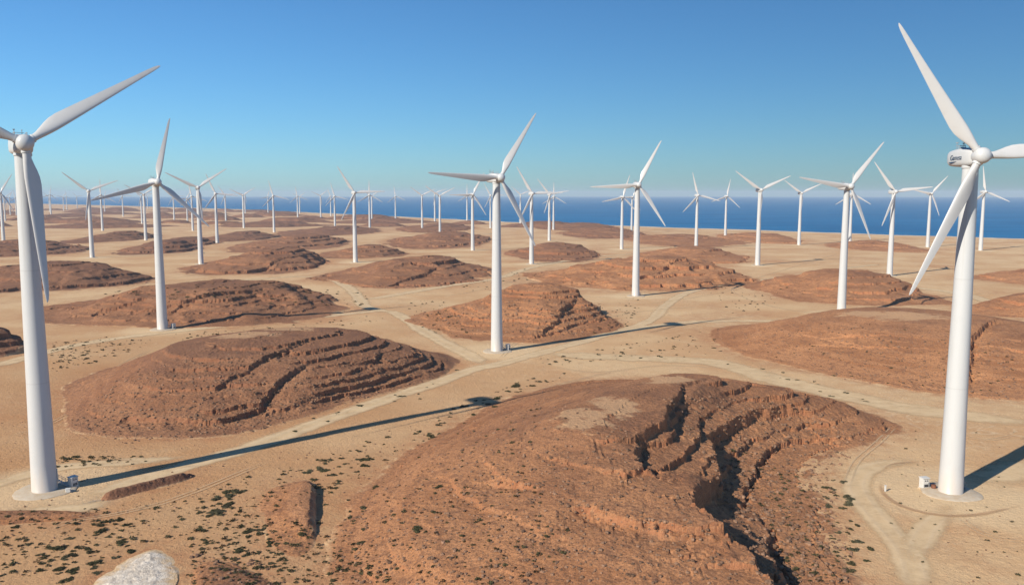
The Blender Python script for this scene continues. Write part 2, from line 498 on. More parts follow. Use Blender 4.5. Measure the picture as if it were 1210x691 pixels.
def make_hill(label, levels, res, mat, seed, period=2.2, ledge=1.0, rough=1.0, tan=None, cat="hill", name="hill", kind="structure", edge=6.0, group=None, dome=0.04, cuts=None, lump=0.0, wild=0.0, zig=1.0):
    """levels: [(height, polygon), ...] from the foot to the summit"""
    rng = random.Random(seed)
    polys = [smooth_poly(p) for _, p in levels]; zs = [z for z, _ in levels]
    b = polys[0]; mg = 4.0
    mg = mg + wild * 0.8
    x0, y0 = b.min(0) - mg; x1, y1 = b.max(0) + mg
    nx = max(12, int((x1 - x0) / res)); ny = max(12, int((y1 - y0) / res))
    k = 4
    cx = np.linspace(x0, x1, max(8, nx // k)); cy = np.linspace(y0, y1, max(8, ny // k))
    CX, CY = np.meshgrid(cx, cy)
    SD = [upsample(signed_dist(CX, CY, p), ny, nx) for p in polys]
    X, Y = np.meshgrid(np.linspace(x0, x1, nx), np.linspace(y0, y1, ny))
    wob = edge / 6.0
    if wild:
        W = wild * (0.7 * fbm(X, Y, 55, 3, seed + 121) + 0.5 * fbm(X, Y, 22, 3, seed + 122))
        SD = [q + W * k for q, k in zip(SD, (1.0, 1.1, 1.2, 1.2, 1.0))]
    base_sd = SD[0] + wob * (1.6 * fbm(X, Y, 16, 4, seed + 3) + 0.5 * fbm(X, Y, 3, 3, seed + 4))
    SD[0] = base_sd
    for i in range(1, len(SD)):
        SD[i] = SD[i] + 1.8 * wob * fbm(X, Y, 13, 4, seed + 7 * i)
    h = np.where(SD[0] < 0, zs[0] + 0.22 * SD[0], zs[0])
    for i in range(len(zs) - 1):
        a = np.maximum(SD[i], 0); o = np.maximum(-SD[i + 1], 0)
        t = a / (a + o + 1e-6)
        if i == 0: t = t ** 1.35          # slopes flatten towards the foot
        inside = SD[i] >= 0
        h = np.where(inside, zs[i] + (zs[i + 1] - zs[i]) * t, h)
    h = np.where(SD[-1] > 0, zs[-1] + dome * SD[-1], h)
    cutm = np.zeros_like(h)
    wx = X + 0.6 * vnoise(X / 4.2, Y / 4.2, seed + 95) + 0.45 * vnoise(X / 1.6, Y / 1.6, seed + 96) + 0.8 * vnoise(X / 11, Y / 11, seed + 99)
    wy = Y + 0.6 * vnoise(X / 4.2, Y / 4.2, seed + 97) + 0.45 * vnoise(X / 1.6, Y / 1.6, seed + 98) + 0.8 * vnoise(X / 11, Y / 11, seed + 101)
    for line, Lc in (cuts or []):
        best = np.full(h.shape, 1e9); drp = np.zeros(h.shape)
        for (xa, ya, da), (xb, yb, db) in zip(line[:-1], line[1:]):
            ex, ey = xb - xa, yb - ya; L2 = ex * ex + ey * ey + 1e-9
            tt = np.clip(((wx - xa) * ex + (wy - ya) * ey) / L2, 0, 1)
            qx = wx - xa - tt * ex; qy = wy - ya - tt * ey; dd = np.hypot(qx, qy)
            n_ = dd < best
            drp = np.where(n_, da + (db - da) * tt, drp); best = np.where(n_, dd, best)
        (xs, ys, _), (xe, ye, _) = line[0], line[-1]
        ln = math.hypot(xe - xs, ye - ys) + 1e-9; nx_, ny_ = -(ye - ys) / ln, (xe - xs) / ln
        D = max(25.0, 0.6 * ln)
        lowside = in_poly(wx, wy, [(a, b) for a, b, _ in line] + [(xe + nx_ * D, ye + ny_ * D), (xs + nx_ * D, ys + ny_ * D)])
        h = h - np.where(lowside, drp * sstep(0.0, max(0.7, 2.2 * res), best) * np.exp(-np.maximum(best - 1, 0) / Lc), 0)
        h = h + np.where(~lowside, 0.08 * drp * np.exp(-best / 4.0), 0)
        cutm = np.maximum(cutm, np.where(lowside, np.exp(-best / 3.5) * np.clip(drp, 0, 1), 0))
    h = np.where(SD[0] > 0, np.maximum(h, 0.15 * np.minimum(SD[0], 3)), h)
    top = zs[-1]
    m_in = sstep(0.0, 5.0 * wob, SD[0])
    # bedded rock: soft slopes broken by hard ledges
    rid, f1, f2 = cellrand(X + 0.6 * vnoise(X / 2, Y / 2, seed), Y, 2.3, seed + 40)
    rid2, g1, g2 = cellrand(X, Y, 5.2, seed + 43)
    warp = 0.26 * fbm(X, Y, 22, 2, seed + 50) + 0.12 * fbm(X, Y, 3.5, 3, seed + 53) + 0.20 * zig * (rid - 0.5) + 0.12 * zig * (rid2 - 0.5)
    t = (h + warp * m_in) / period + rng.random()
    fl = np.floor(t); f = t - fl
    bed = _hash(fl, fl * 0 + 3, seed + 60)                      # how hard each bed is
    gy, gx = np.gradient(upsample(h[::4, ::4], ny, nx), res)
    face = -(gx * 0.85 - gy * 0.5) / (np.hypot(gx, gy) + 1e-3)   # beds break on the east and south-east flanks
    hard = np.clip(0.35 + 0.75 * bed, 0, 1) * sstep(-0.30, 0.30, fbm(X, Y, 24, 3, seed + 61) + (0.16 if zig > 1 else -0.02) + 0.30 * face) * (0.40 + 0.60 * np.maximum(sstep(-0.3, 0.6, face), 0.9 if zig > 1 else 0.0))
    rise = 0.72 * hard
    w = 0.055
    prof = np.where(f < 1 - w, f / (1 - w) * (1 - rise), (1 - rise) + rise * sstep(1 - w, 1, f))
    terr = (fl + prof - rng.random() * 0) * period
    terr = terr - (t * period - h)                               # back to metres above the foot
    k_l = ledge * m_in
    hh = h + (terr - h) * k_l
    riser = np.where((f > 1 - w - 0.05), hard, 0) * k_l
    below = np.where(f < 0.30, (0.30 - f) / 0.30 * hard, 0) * k_l
    # rubble
    below = np.maximum(below, cutm)
    slope = np.hypot(*np.gradient(h, res, res)); sl = sstep(0.05, 0.30, slope)
    rough = rough * min(1.0, 0.4 / res * 1.0 + 0.35)
    s1, q1, _ = cellrand(X, Y, 1.25, seed + 80)
    rub = np.where(s1 > 0.45, np.maximum(0, 0.46 - q1) * 1.1 * (s1 - 0.2), 0)
    s2, q2, _ = cellrand(X, Y, 2.9, seed + 83)
    rub2 = np.where(s2 > 0.75, np.maximum(0, 0.36 - q2) * 2.6 * (s2 - 0.3), 0)
    rmask = m_in * (0.24 + 0.76 * np.clip(sl * 0.15 + below * 0.9 + riser, 0, 1))
    hh = hh + rough * rmask * (rub * 0.8 + rub2 * 0.8 * sstep(0.1, 0.6, below + 0.1 * sl) + 0.11 * fbm(X, Y, 1.5, 3, seed + 85) + 0.13 * fbm(X, Y, 5.5, 3, seed + 88))
    # little washes running down
    hh = hh - 0.22 * rough * sl * m_in * np.maximum(0, vnoise(X / 6.5, Y / 9.0, seed + 90) - 0.2)
    if lump: hh = hh + lump * m_in * (fbm(X, Y, 2.2, 4, seed + 111) + 0.6 * np.abs(fbm(X + Y * .5, Y * .6, 1.1, 3, seed + 113)))
    Z = hh + ground_z(X, Y) - 0.06
    rock = np.clip(SD[0] / edge, -0.5, 1.0) * 0.5 + 0.0
    rock = np.clip(SD[0] / (0.8 * edge) + 0.10, 0, 1)
    tanv = np.full_like(X, -9.0)
    for (tx, ty, ra, rb) in (tan or []):
        tanv = np.maximum(tanv, 1 - np.hypot((X - tx) / ra, (Y - ty) / rb))
    tanv = np.clip(tanv + 0.45, 0, 1) * (tanv > -0.45)
    idx = np.arange(nx * ny).reshape(ny, nx)
    q = np.stack([idx[:-1, :-1], idx[:-1, 1:], idx[1:, 1:], idx[1:, :-1]], -1).reshape(-1, 4)
    keep = (SD[0].ravel()[q] > -2.5 * max(1, wob * .5)).any(1); q = q[keep]
    used = np.unique(q); remap = np.full(nx * ny, -1); remap[used] = np.arange(len(used))
    V = np.stack([X, Y, Z], -1).reshape(-1, 3)[used]
    me = np_mesh(name, V, remap[q], mat, False, {"rock": rock.ravel()[used], "height": np.clip(hh / zs[-1], 0, 1.2).ravel()[used], "tan": tanv.ravel()[used], "ledge": below.ravel()[used]})
    o = link(bpy.data.objects.new(name, me))
    tag(o, label, cat, group, kind)
    HILLS.append((b, x0, y0, x1, y1, nx, ny, Z, SD[0]))
    return o

def surface_z(x, y):
    z = float(ground_z(x, y))
    for b, x0, y0, x1, y1, nx, ny, Z, S in HILLS:
        if x0 < x < x1 and y0 < y < y1:
            i = int((x - x0) / (x1 - x0) * (nx - 1) + .5); j = int((y - y0) / (y1 - y0) * (ny - 1) + .5)
            z = max(z, float(Z[j, i]))
    return z

def blob(cx, cy, a, b, seed, n=14, skew=0.0, amp=0.12):
    out = []
    for i in range(n):
        t = 2 * math.pi * i / n
        r = 1 + amp * float(vnoise(np.array(1.7 * math.cos(t) + seed), np.array(1.7 * math.sin(t)), seed))
        x = a * r * math.cos(t); y = b * r * math.sin(t)
        out.append((cx + x + skew * y, cy + y))
    return out

def px_cut(L, dz, Lc):
    """scarp line given in photo pixels (u, v, drop); the low side is on the left when walking along it"""
    return [(*at(q[0], q[1], q[3] if len(q) > 3 else dz), q[2]) for q in L], Lc

def px_hill(label, uL, uR, vF, vC, top, seed, mat, ledge=0.9, deep=1.0, shift=0.12, group=None, res=None, tan=None, period=2.6, cuts=None):
    """mesa whose foot spans photo columns uL..uR, front foot at row vF, brow at row vC, summit `top` above its foot"""
    xf, yf = at((uL + uR) / 2, vF)
    g = float(ground_base(yf))
    drow = ray(605, vC); ang = -drow[2] / drow[1]
    yc = (CAM_H - (g + top)) / ang
    b = max((yc - yf) * 0.95, yf * 0.07, 16) * deep
    cy = yf + b
    a = (uR - uL) / 2000.0 * cy / CP
    cx = ((uL + uR) / 2 - 605) / 1000.0 * cy / CP
    prof = ((0.0, 1.0, 0.0), (0.20, 0.80, 0.5), (0.56, 0.53, 1.0), (0.88, 0.33, 1.4), (1.0, 0.17, 1.6))
    L = [(top * hh_, blob(cx + a * shift * q, cy + b * 0.09 * q, a * k_, b * k_, seed + n_, amp=0.16 + 0.03 * n_)) for n_, (hh_, k_, q) in enumerate(prof)]
    if res is None: res = min(6.0, max(0.42, yf / 1000.0 * 1.15))
    if yf > 430: period *= 1.3
    return make_hill(label, L, res, mat, seed, period, ledge, 1.0, tan, edge=max(4.0, min(12, a * 0.12)), wild=0.17 * min(a, b), zig=1.12, group=group, cuts=[px_cut(l, top * f, Lc) for l, f, Lc in (cuts or [])])

# the three large mesas in front
make_hill("large red terraced mesa in the foreground with a deep shadowed scarp on its right flank", [
    (0.0, [(-28, 122), (-28, 134), (-28, 146), (-24, 165), (-15, 188), (-3, 216), (12, 236), (32, 244), (55, 242), (74, 232), (85, 212), (90, 191), (82, 179), (68, 169), (60, 160), (55, 148), (54, 137), (51, 126), (48, 115), (44, 98), (20, 86), (-10, 90), (-23, 105)]),
    (4.0, [(-17, 138), (-13, 160), (-4, 184), (8, 204), (25, 216), (45, 216), (63, 210), (75, 203), (79, 195), (69, 187), (57, 175), (49, 162), (43, 147), (39, 133), (39, 120), (41, 108), (38, 94), (15, 91), (-5, 98), (-13, 113), (-17, 126)]),
    (8.4, [(-4, 138), (-1, 155), (7, 174), (18, 192), (32, 203), (48, 203), (60, 197), (65, 191), (54, 186), (43, 173), (38, 161), (35, 149), (28.5, 135), (27.5, 124), (29, 115), (27, 109.5), (18, 111), (9, 118.5), (1, 129)]),
    (12.2, [(8, 150), (12, 158), (19, 170), (28, 183), (36, 191), (44, 191), (47, 187), (40, 179), (33, 168), (28.5, 156), (27.0, 148), (21, 141), (16, 139), (10, 143)]),
], 0.23, M_ROCK, 11, 1.8, 1.0, 1.0, tan=[(13, 149, 6, 9), (20, 158, 5, 9), (35, 184, 6, 6)], cuts=[
    ([(46, 189, 0), (37, 179, .9), (33, 169, 1.4), (29.5, 157, 1.4), (27.5, 149, 1.5), (21.5, 141, 1.9), (19.5, 132, 1.9), (20.5, 127.5, 1.4), (24, 124, 0)], 20.0),
    px_cut([(990, 474, 0, 7), (944, 467, 1.3, 8), (897, 468, 1.8, 9), (860, 480, 2.4, 9.5), (838, 493, 3.0, 10), (842, 505, 3.0, 10), (852, 518, 3.2, 9.5), (843, 533, 3.2, 9.5), (829, 550, 3.3, 9.8), (818, 569, 3.4, 9.8), (826, 590, 3.6, 9.4), (846, 614, 3.6, 8.6), (873, 629, 3.6, 8), (889, 647, 3.4, 7.2), (905, 673, 3.0, 6.2), (925, 710, 2.0, 5), (940, 750, 0, 4)], 9.0, 60.0),
    px_cut([(880, 615, 0), (905, 640, 1.6), (930, 674, 1.8), (955, 700, 1.6), (975, 740, 0)], 3.5, 30.0),
    px_cut([(1000, 493, 0), (950, 492, 1.0), (915, 500, 1.4), (895, 520, 1.4), (886, 548, 1.6), (868, 580, 0)], 5.5, 6.0),
    px_cut([(940, 570, 0), (915, 545, 1.2), (900, 575, 1.6), (905, 600, 1.2), (930, 640, 0)], 3.5, 5.0),
    px_cut([(862, 620, 0), (835, 622, .9), (770, 618, 1.0), (712, 602, .9), (690, 592, .1), (650, 578, .1), (615, 564, .9), (590, 560, .8), (560, 556, 0)], 8.5, 4.0),
    px_cut([(700, 664, 0), (640, 650, .25), (580, 622, .4), (545, 598, .4), (522, 572, .25), (516, 560, 0)], 3.5, 4.0)])
make_hill("broad dark brown terraced mesa between the left front turbine and the sandy track", [
    (0.0, [(-112, 205), (-100, 186), (-82, 180), (-64, 181), (-50, 197), (-38, 217), (-25, 237), (-18, 260), (-18, 278), (-32, 295), (-60, 303), (-95, 291), (-125, 266), (-127, 235)]),
    (6.0, [(-102, 222), (-93, 207), (-73, 204), (-56, 211), (-43, 226), (-33, 243), (-30, 261), (-43, 279), (-70, 284), (-100, 269), (-110, 245)]),
    (11.0, [(-94, 229), (-82, 221), (-68, 224), (-56, 235), (-46, 252), (-48, 268), (-68, 275), (-87, 264), (-97, 246)]),
    (12.2, [(-86, 236), (-76, 230), (-66, 235), (-58, 247), (-56, 262), (-68, 267), (-82, 257)]),
], 0.28, M_ROCK_M, 23, 1.5, 1.0, 1.0, tan=[(-80, 250, 10, 8), (-70, 262, 9, 5)], cuts=[
    px_cut([(372, 425, 0), (345, 434, 1.3), (300, 450, 1.5), (258, 461, .6), (236, 461, .9), (190, 460, .8), (150, 459, 1.0), (132, 462, 0)], 8.5, 5.0),
    px_cut([(365, 405, 0), (345, 412, 1.0), (300, 424, 1.1), (252, 437, .6), (235, 441, 0)], 10.5, 6.0),
    px_cut([(450, 405, 0), (445, 416, 1.1), (425, 420, .8), (390, 424, 0)], 9.0, 6.0),
    px_cut([(480, 425, 0), (440, 437, .7), (380, 450, .7), (320, 464, .5), (260, 476, 0)], 6.0, 5.0),
    px_cut([(490, 440, 0), (440, 452, .7), (390, 462, .6), (330, 478, .4), (270, 490, 0)], 3.5, 5.0)])
make_hill("wide red mesa behind the right front turbine with a pale sand patch on top", [
    (0.0, [(80, 340), (75, 300), (84, 268), (98, 244), (112, 226), (130, 216), (155, 216), (198, 240), (225, 290), (222, 335), (190, 362), (150, 370), (108, 364)]),
    (5.0, [(100, 328), (97, 300), (109, 275), (126, 254), (152, 243), (182, 254), (198, 288), (192, 325), (165, 346), (128, 346)]),
    (9.5, [(116, 322), (113, 300), (124, 281), (142, 266), (166, 264), (181, 282), (180, 308), (165, 332), (138, 336)]),
    (11.2, [(126, 318), (123, 302), (133, 286), (150, 276), (164, 280), (170, 298), (162, 320), (142, 328)]),
], 0.38, M_ROCK, 37, 1.7, 0.75, 0.9, tan=[(141, 298, 16, 11), (128, 306, 9, 8)], cuts=[
    px_cut([(1178, 382, 0), (1166, 392, 1.4), (1148, 402, 2.0), (1145, 420, 1.6), (1150, 432, 0)], 8.0, 7.0),
    px_cut([(1120, 402, 0), (1040, 394, .5), (990, 391, .5), (955, 389, 0)], 8.5, 5.0),
    px_cut([(1130, 418, 0), (1060, 412, .4), (1000, 406, .5), (930, 400, 0)], 5.5, 5.0)])

px_hill("red mesa just behind the centre turbine with a dark cliff near its summit", 490, 735, 402, 336, 14.5, 41, M_ROCK, 0.9, shift=0.12, period=1.7, res=0.42, cuts=[([(690, 346, 0), (676, 352, 1.4), (650, 363, 1.7), (625, 370, 1.2), (608, 369, .6), (590, 368, 0)], .72, 8), ([(700, 368, 0), (670, 376, 1.2), (630, 382, 1.0), (590, 384, 0)], .4, 6)])
px_hill("long dark brown mesa behind the slim turbine on the left", 55, 415, 389, 334, 12.5, 52, M_ROCK_M, 1.0, 1.15, shift=0.1, period=1.9, res=0.48, cuts=[([(345, 341, 0), (300, 343, 1.0), (262, 346, 1.6), (213, 351, 1.6), (195, 354, 0)], .75, 8), ([(175, 352, 0), (156, 354, 1.4), (115, 356, 1.4), (105, 358, 0)], .6, 8), ([(330, 358, 0), (260, 362, 1.2), (150, 366, 1.2), (110, 368, 0)], .35, 7)])
px_hill("flat dark mesa at the left edge beyond the front turbine's hanging blade", -110, 182, 346, 309, 12.5, 63, M_ROCK_D, 0.9)
px_hill("small dark hill cut off by the left edge beside the front turbine tower", -90, 30, 428, 386, 9, 64, M_ROCK_D, 0.9)
px_hill("brown hill with a dark rocky brow right of the slim turbine's tower", 232, 392, 326, 293, 13, 75, M_ROCK_M, 1.0, cuts=[([(345, 300, 0), (320, 303, 1.7), (290, 306, 1.7), (266, 308, 0)], .8, 8)])
px_hill("long low brown ridge between the centre turbine and the track to its left", 380, 592, 340, 302, 12.5, 86, M_ROCK_M, 1.0, cuts=[([(530, 311, 0), (510, 314, 1.7), (470, 319, 1.5), (448, 323, 0)], .75, 9)])
px_hill("wide reddish mesa behind the turbine right of centre", 622, 890, 344, 303, 13.5, 97, M_ROCK, 1.0, cuts=[([(815, 310, 0), (797, 312, 1.7), (760, 318, 1.5), (740, 320, 0)], .75, 9)])
px_hill("reddish hill behind the turbine that stands left of the right front turbine", 888, 1094, 363, 318, 12, 108, M_ROCK, 0.8)
px_hill("low reddish hill at the right edge, the nearer of two there", 1142, 1330, 380, 345, 9, 119, M_ROCK, 0.7)
px_hill("low reddish hill at the right edge, the farther of two there", 1150, 1300, 338, 317, 7, 120, M_ROCK, 0.7)
px_hill("dark low hill at far left behind the second row of turbines", 148, 238, 301, 283, 11, 131, M_ROCK_D, 0.8)
px_hill("dark low hill touching the left edge behind the first row of turbines", -90, 98, 306, 283, 12, 142, M_ROCK_D, 0.8)
px_hill("dark low hill crossing behind the front turbine's lower blade tip", 98, 178, 288, 273, 10, 153, M_ROCK_D, 0.8)
px_hill("brown hill between the two tallest distant turbines left of centre", 284, 412, 298, 277, 11, 164, M_ROCK_M, 0.8)
px_hill("low brown hill at the foot of the turbine left of centre", 372, 482, 306, 289, 9, 175, M_ROCK_M, 0.8)
px_hill("dark brown hill in the distance left of the centre turbine tower", 455, 585, 294, 274, 11, 186, M_ROCK_M, 0.8)
px_hill("reddish hill in the distance just right of the centre turbine tower", 592, 712, 309, 286, 11, 197, M_ROCK_M, 0.9)
px_hill("low reddish hill in the distance left of two close turbines", 735, 866, 292, 277, 7, 208, M_ROCK, 0.7)
px_hill("low reddish hill in front of two close turbines right of centre", 752, 884, 312, 291, 9, 219, M_ROCK, 0.7)
px_hill("small reddish mound in the distance in front of the sea", 848, 936, 288, 275, 7, 220, M_ROCK, 0.6)
px_hill("small reddish mound between the two right hand turbines", 980, 1080, 298, 284, 7, 231, M_ROCK, 0.6)
px_hill("flat reddish rise in front of the sea right of centre", 660, 765, 282, 269, 9, 242, M_ROCK_M, 0.7)
px_hill("flat brown rise close to the beach near the centre", 630, 730, 273, 263.5, 7, 253, M_ROCK_M, 0.6)
px_hill("brown rise in the distance between two thin turbines left of centre", 470, 560, 275, 264, 8, 264, M_ROCK_M, 0.6)
px_hill("dark rise in the distance behind the turbine left of centre", 335, 450, 280, 267, 9, 275, M_ROCK_D, 0.6)
px_hill("low brown rise behind the turbine beside the left one", 170, 262, 292, 280, 8, 286, M_ROCK_D, 0.7)
px_hill("low brown rise under the far turbines right of the slim one", 240, 330, 286, 273, 9, 297, M_ROCK_D, 0.7)

# more low hills out to the coast, mostly on the left
rg = random.Random(5)
spots = []
tries = 0
while len(spots) < 44 and tries < 4000:
    tries += 1
    u = rg.uniform(-60, 760); v = rg.uniform(247, 268)
    x, y = at(u, v)
    if float(past_coast(np.array(x), np.array(y))) > -160: continue
    w = rg.uniform(45, 150)
    if any(math.hypot(x - a, (y - b) * .8) < 0.8 * (w + c) for a, b, c in spots): continue
    spots.append((x, y, w))
for i, (x, y, w) in enumerate(spots):
    tp = rg.uniform(6, 12); s = 400 + i * 9
    L = [(0.0, blob(x, y, w, w * rg.uniform(.5, .8), s, amp=0.2)), (tp * .6, blob(x + w * .05, y, w * .6, w * .42, s + 1, amp=.2)), (tp, blob(x + w * .1, y, w * .32, w * .25, s + 2, amp=.2))]
    make_hill("low dark hill on the hazy plain among the far turbines", L, max(2.5, y / 450.0), M_ROCK_D, s, 2.5, .6, .8, edge=9, wild=w * .14, zig=1.12, group="low hills on the far plain")

# small mounds near the front
def A_(px): return [at(u, v) for u, v in px]
make_hill("small red gravel mound with a steep shadowed right side, front left of the large mesa", [
    (0.0, A_([(303, 604), (312, 582), (336, 571), (364, 566), (371, 572), (374, 600), (373, 635), (366, 652), (345, 660), (312, 640)])),
    (0.7, A_([(328, 602), (336, 586), (362, 572), (369.5, 580), (371, 600), (369, 630), (361, 640), (340, 628)])),
    (1.5, A_([(352, 598), (358, 582), (366, 577), (368, 590), (368, 610), (366, 626), (361, 626), (355, 612)])),
], 0.22, M_ROCK, 301, 2.0, 0.15, 0.9, edge=3.0)
make_hill("narrow dark earth bank beside the track in front of the left front turbine", [
    (0.0, [(-71.5, 141), (-70, 144.5), (-65, 150), (-60.5, 155), (-59.3, 154), (-61, 150), (-65, 145), (-69, 140)]),
    (1.3, [(-70, 142.3), (-65.5, 147.6), (-61, 152.8), (-60.6, 152), (-65, 146.6), (-69.3, 141.6)]),
], 0.2, M_ROCK_D, 312, 2.0, 0.2, 1.6, edge=1.2)
make_hill("low reddish rise with pale stones at the bottom edge of the view", [
    (0.0, A_([(226, 676), (240, 664), (270, 664), (305, 676), (335, 694), (345, 715), (300, 740), (240, 735), (222, 700)])),
    (0.7, A_([(238, 690), (250, 676), (285, 682), (315, 702), (290, 720), (250, 715)])),
], 0.22, M_ROCK, 323, 1.6, 0.3, 1.0, edge=2.5)
make_hill("low reddish bank at the left edge below the front turbine's track", [
    (0.0, A_([(-60, 606), (0, 601), (60, 602), (105, 604), (125, 609), (90, 615), (30, 620), (-60, 622)])),
    (0.6, A_([(-40, 610), (30, 606), (90, 608), (80, 611), (20, 613), (-40, 614)])),
], 0.25, M_ROCK, 334, 1.6, 0.2, .8, edge=2.0)
make_hill("heap of pale crushed stone at the bottom left of the view", [
    (0.0, A_([(106, 692), (135, 672), (160, 656), (182, 648), (202, 654), (212, 674), (209, 700), (195, 735), (140, 742), (98, 725)])),
    (0.22, A_([(124, 694), (150, 676), (178, 660), (198, 666), (203, 684), (196, 706), (170, 722), (130, 720)])),
    (0.34, A_([(146, 693), (165, 680), (184, 670), (194, 680), (188, 698), (162, 708)])),
], 0.15, M_GRAVEL, 345, 1.2, 0.0, 1.0, lump=0.11, wild=1.6, cat="stone heap", name="stone_heap", kind="thing", edge=4.0)
# ------------------------------------------------------------------ ground sheet, sea, air
def build_ground(pads):
    na, nr = 900, 980
    ang = np.linspace(R(-66), R(66), na)
    rr = np.concatenate([np.geomspace(30, 110, 60, endpoint=False), np.geomspace(110, 420, 480, endpoint=False), np.geomspace(420, 2500, 330, endpoint=False), np.geomspace(2500, 16000, nr - 870)])
    A, RR = np.meshgrid(ang, rr)
    X = RR * np.sin(A); Y = RR * np.cos(A)
    Z = ground_z(X, Y)
    near = np.clip(1.3 - RR / 500.0, 0, 1)
    Z = Z + near * (0.10 * fbm(X, Y, 7.0, 4, 201))
    apron = np.zeros_like(X)
    for b, x0, y0, x1, y1, nx, ny, Zh, S in HILLS:
        m = 20.0 if y0 < 420 else 45.0
        sel = (X > x0 - m) & (X < x1 + m) & (Y > y0 - m) & (Y < y1 + m)
        if not sel.any(): continue
        d = signed_dist(X[sel], Y[sel], b[::2])
        apron[sel] = np.maximum(apron[sel], np.exp(np.minimum(d + 0.5, 0) / (m * 0.20)) * 0.95)
        # the ground stays below the hill's own surface
        Z[sel] -= sstep(2.0, 8.0, d) * 0.9
    apron = np.clip(apron + 0.85 * sstep(0.05, 0.6, fbm(X, Y, 60, 4, 207)) * (1 - 0.8 * sstep(420, 150, RR)) + 0.4 * sstep(0.15, 0.7, fbm(X, Y, 45, 4, 227)) + 0.35 * sstep(500, 1100, RR) * sstep(200, -300, X) * sstep(-.3, .5, fbm(X, Y * .4, 150, 4, 209)), 0, 1)
    ochre = np.clip(sstep(70, -70, X + 0.25 * (Y - 150) + 25 * fbm(X, Y, 80, 3, 219)) * sstep(520, 200, RR) + 0.25 * sstep(.2, .7, fbm(X, Y, 120, 3, 217)), 0, 1)
    padv = np.zeros_like(X)
    for px, py, r in pads:
        padv = np.maximum(padv, sstep(r * 1.25, r * 0.7, np.hypot(X - px, Y - py)))
    p = past_coast(X, Y)
    beach = sstep(-75, -20, p)
    idx = np.arange(nr * na).reshape(nr, na)
    q = np.stack([idx[:-1, :-1], idx[:-1, 1:], idx[1:, 1:], idx[1:, :-1]], -1).reshape(-1, 4)[:, ::-1]
    far = (p.ravel()[q] < 260).any(1); q = q[far]
    me = np_mesh("ground", np.stack([X, Y, Z], -1).reshape(-1, 3), q, M_GROUND, True, {"apron": apron.ravel(), "ochre": ochre.ravel(), "pad": padv.ravel(), "beach": beach.ravel()})
    o = link(bpy.data.objects.new("ground", me))
    return tag(o, "tan desert sand plain running from the camera to the coast", "ground", None, "structure")

def build_sea():
    ang = np.linspace(R(-80), R(80), 260); rr = np.geomspace(300, 20000, 150)
    A, RR = np.meshgrid(ang, rr); X = RR * np.sin(A); Y = RR * np.cos(A)
    p = past_coast(X, Y)
    sh = np.exp(-np.maximum(p, 0) / 60.0)
    idx = np.arange(A.size).reshape(A.shape)
    q = np.stack([idx[:-1, :-1], idx[:-1, 1:], idx[1:, 1:], idx[1:, :-1]], -1).reshape(-1, 4)[:, ::-1]
    q = q[(p.ravel()[q] > -120).any(1)]
    me = np_mesh("sea", np.stack([X, Y, np.full_like(X, SEA_Z)], -1).reshape(-1, 3), q, M_SEA, True, {"shore": sh.ravel()})
    o = link(bpy.data.objects.new("sea", me))
    return tag(o, "deep blue sea stretching behind the wind farm to the horizon", "sea", None, "structure")

HAZE = 7.0e-5
def build_haze():
    b = MB(); b.box((0, 0, 40), (43000, 43000, 140))
    o = b.build("haze", None, None, 0)
    m = NT("haze_air"); v = m.n.new("ShaderNodeVolumePrincipled")
    v.inputs["Color"].default_value = (0.74, 0.87, 1.0, 1); v.inputs["Density"].default_value = HAZE; v.inputs["Anisotropy"].default_value = 0.0
    m.t.links.new(v.outputs[0], m.out.inputs["Volume"])
    o.data.materials.append(m.m)
    return tag(o, "thin bluish haze over the whole plain and sea", "haze", None, "stuff")

# ------------------------------------------------------------------ tracks
def spline(pts, step):
    P = np.asarray(pts, float); P = np.vstack([2 * P[0] - P[1], P, 2 * P[-1] - P[-2]]); out = []
    for i in range(1, len(P) - 2):
        a, b, c, d = P[i - 1], P[i], P[i + 1], P[i + 2]
        n = max(2, int(np.hypot(*(c - b)) / step))
        for t in np.linspace(0, 1, n, endpoint=False):
            out.append(0.5 * (2 * b + (c - a) * t + (2 * a - 5 * b + 4 * c - d) * t * t + (3 * b - a - 3 * c + d) * t ** 3))
    out.append(P[-2]); return np.array(out)

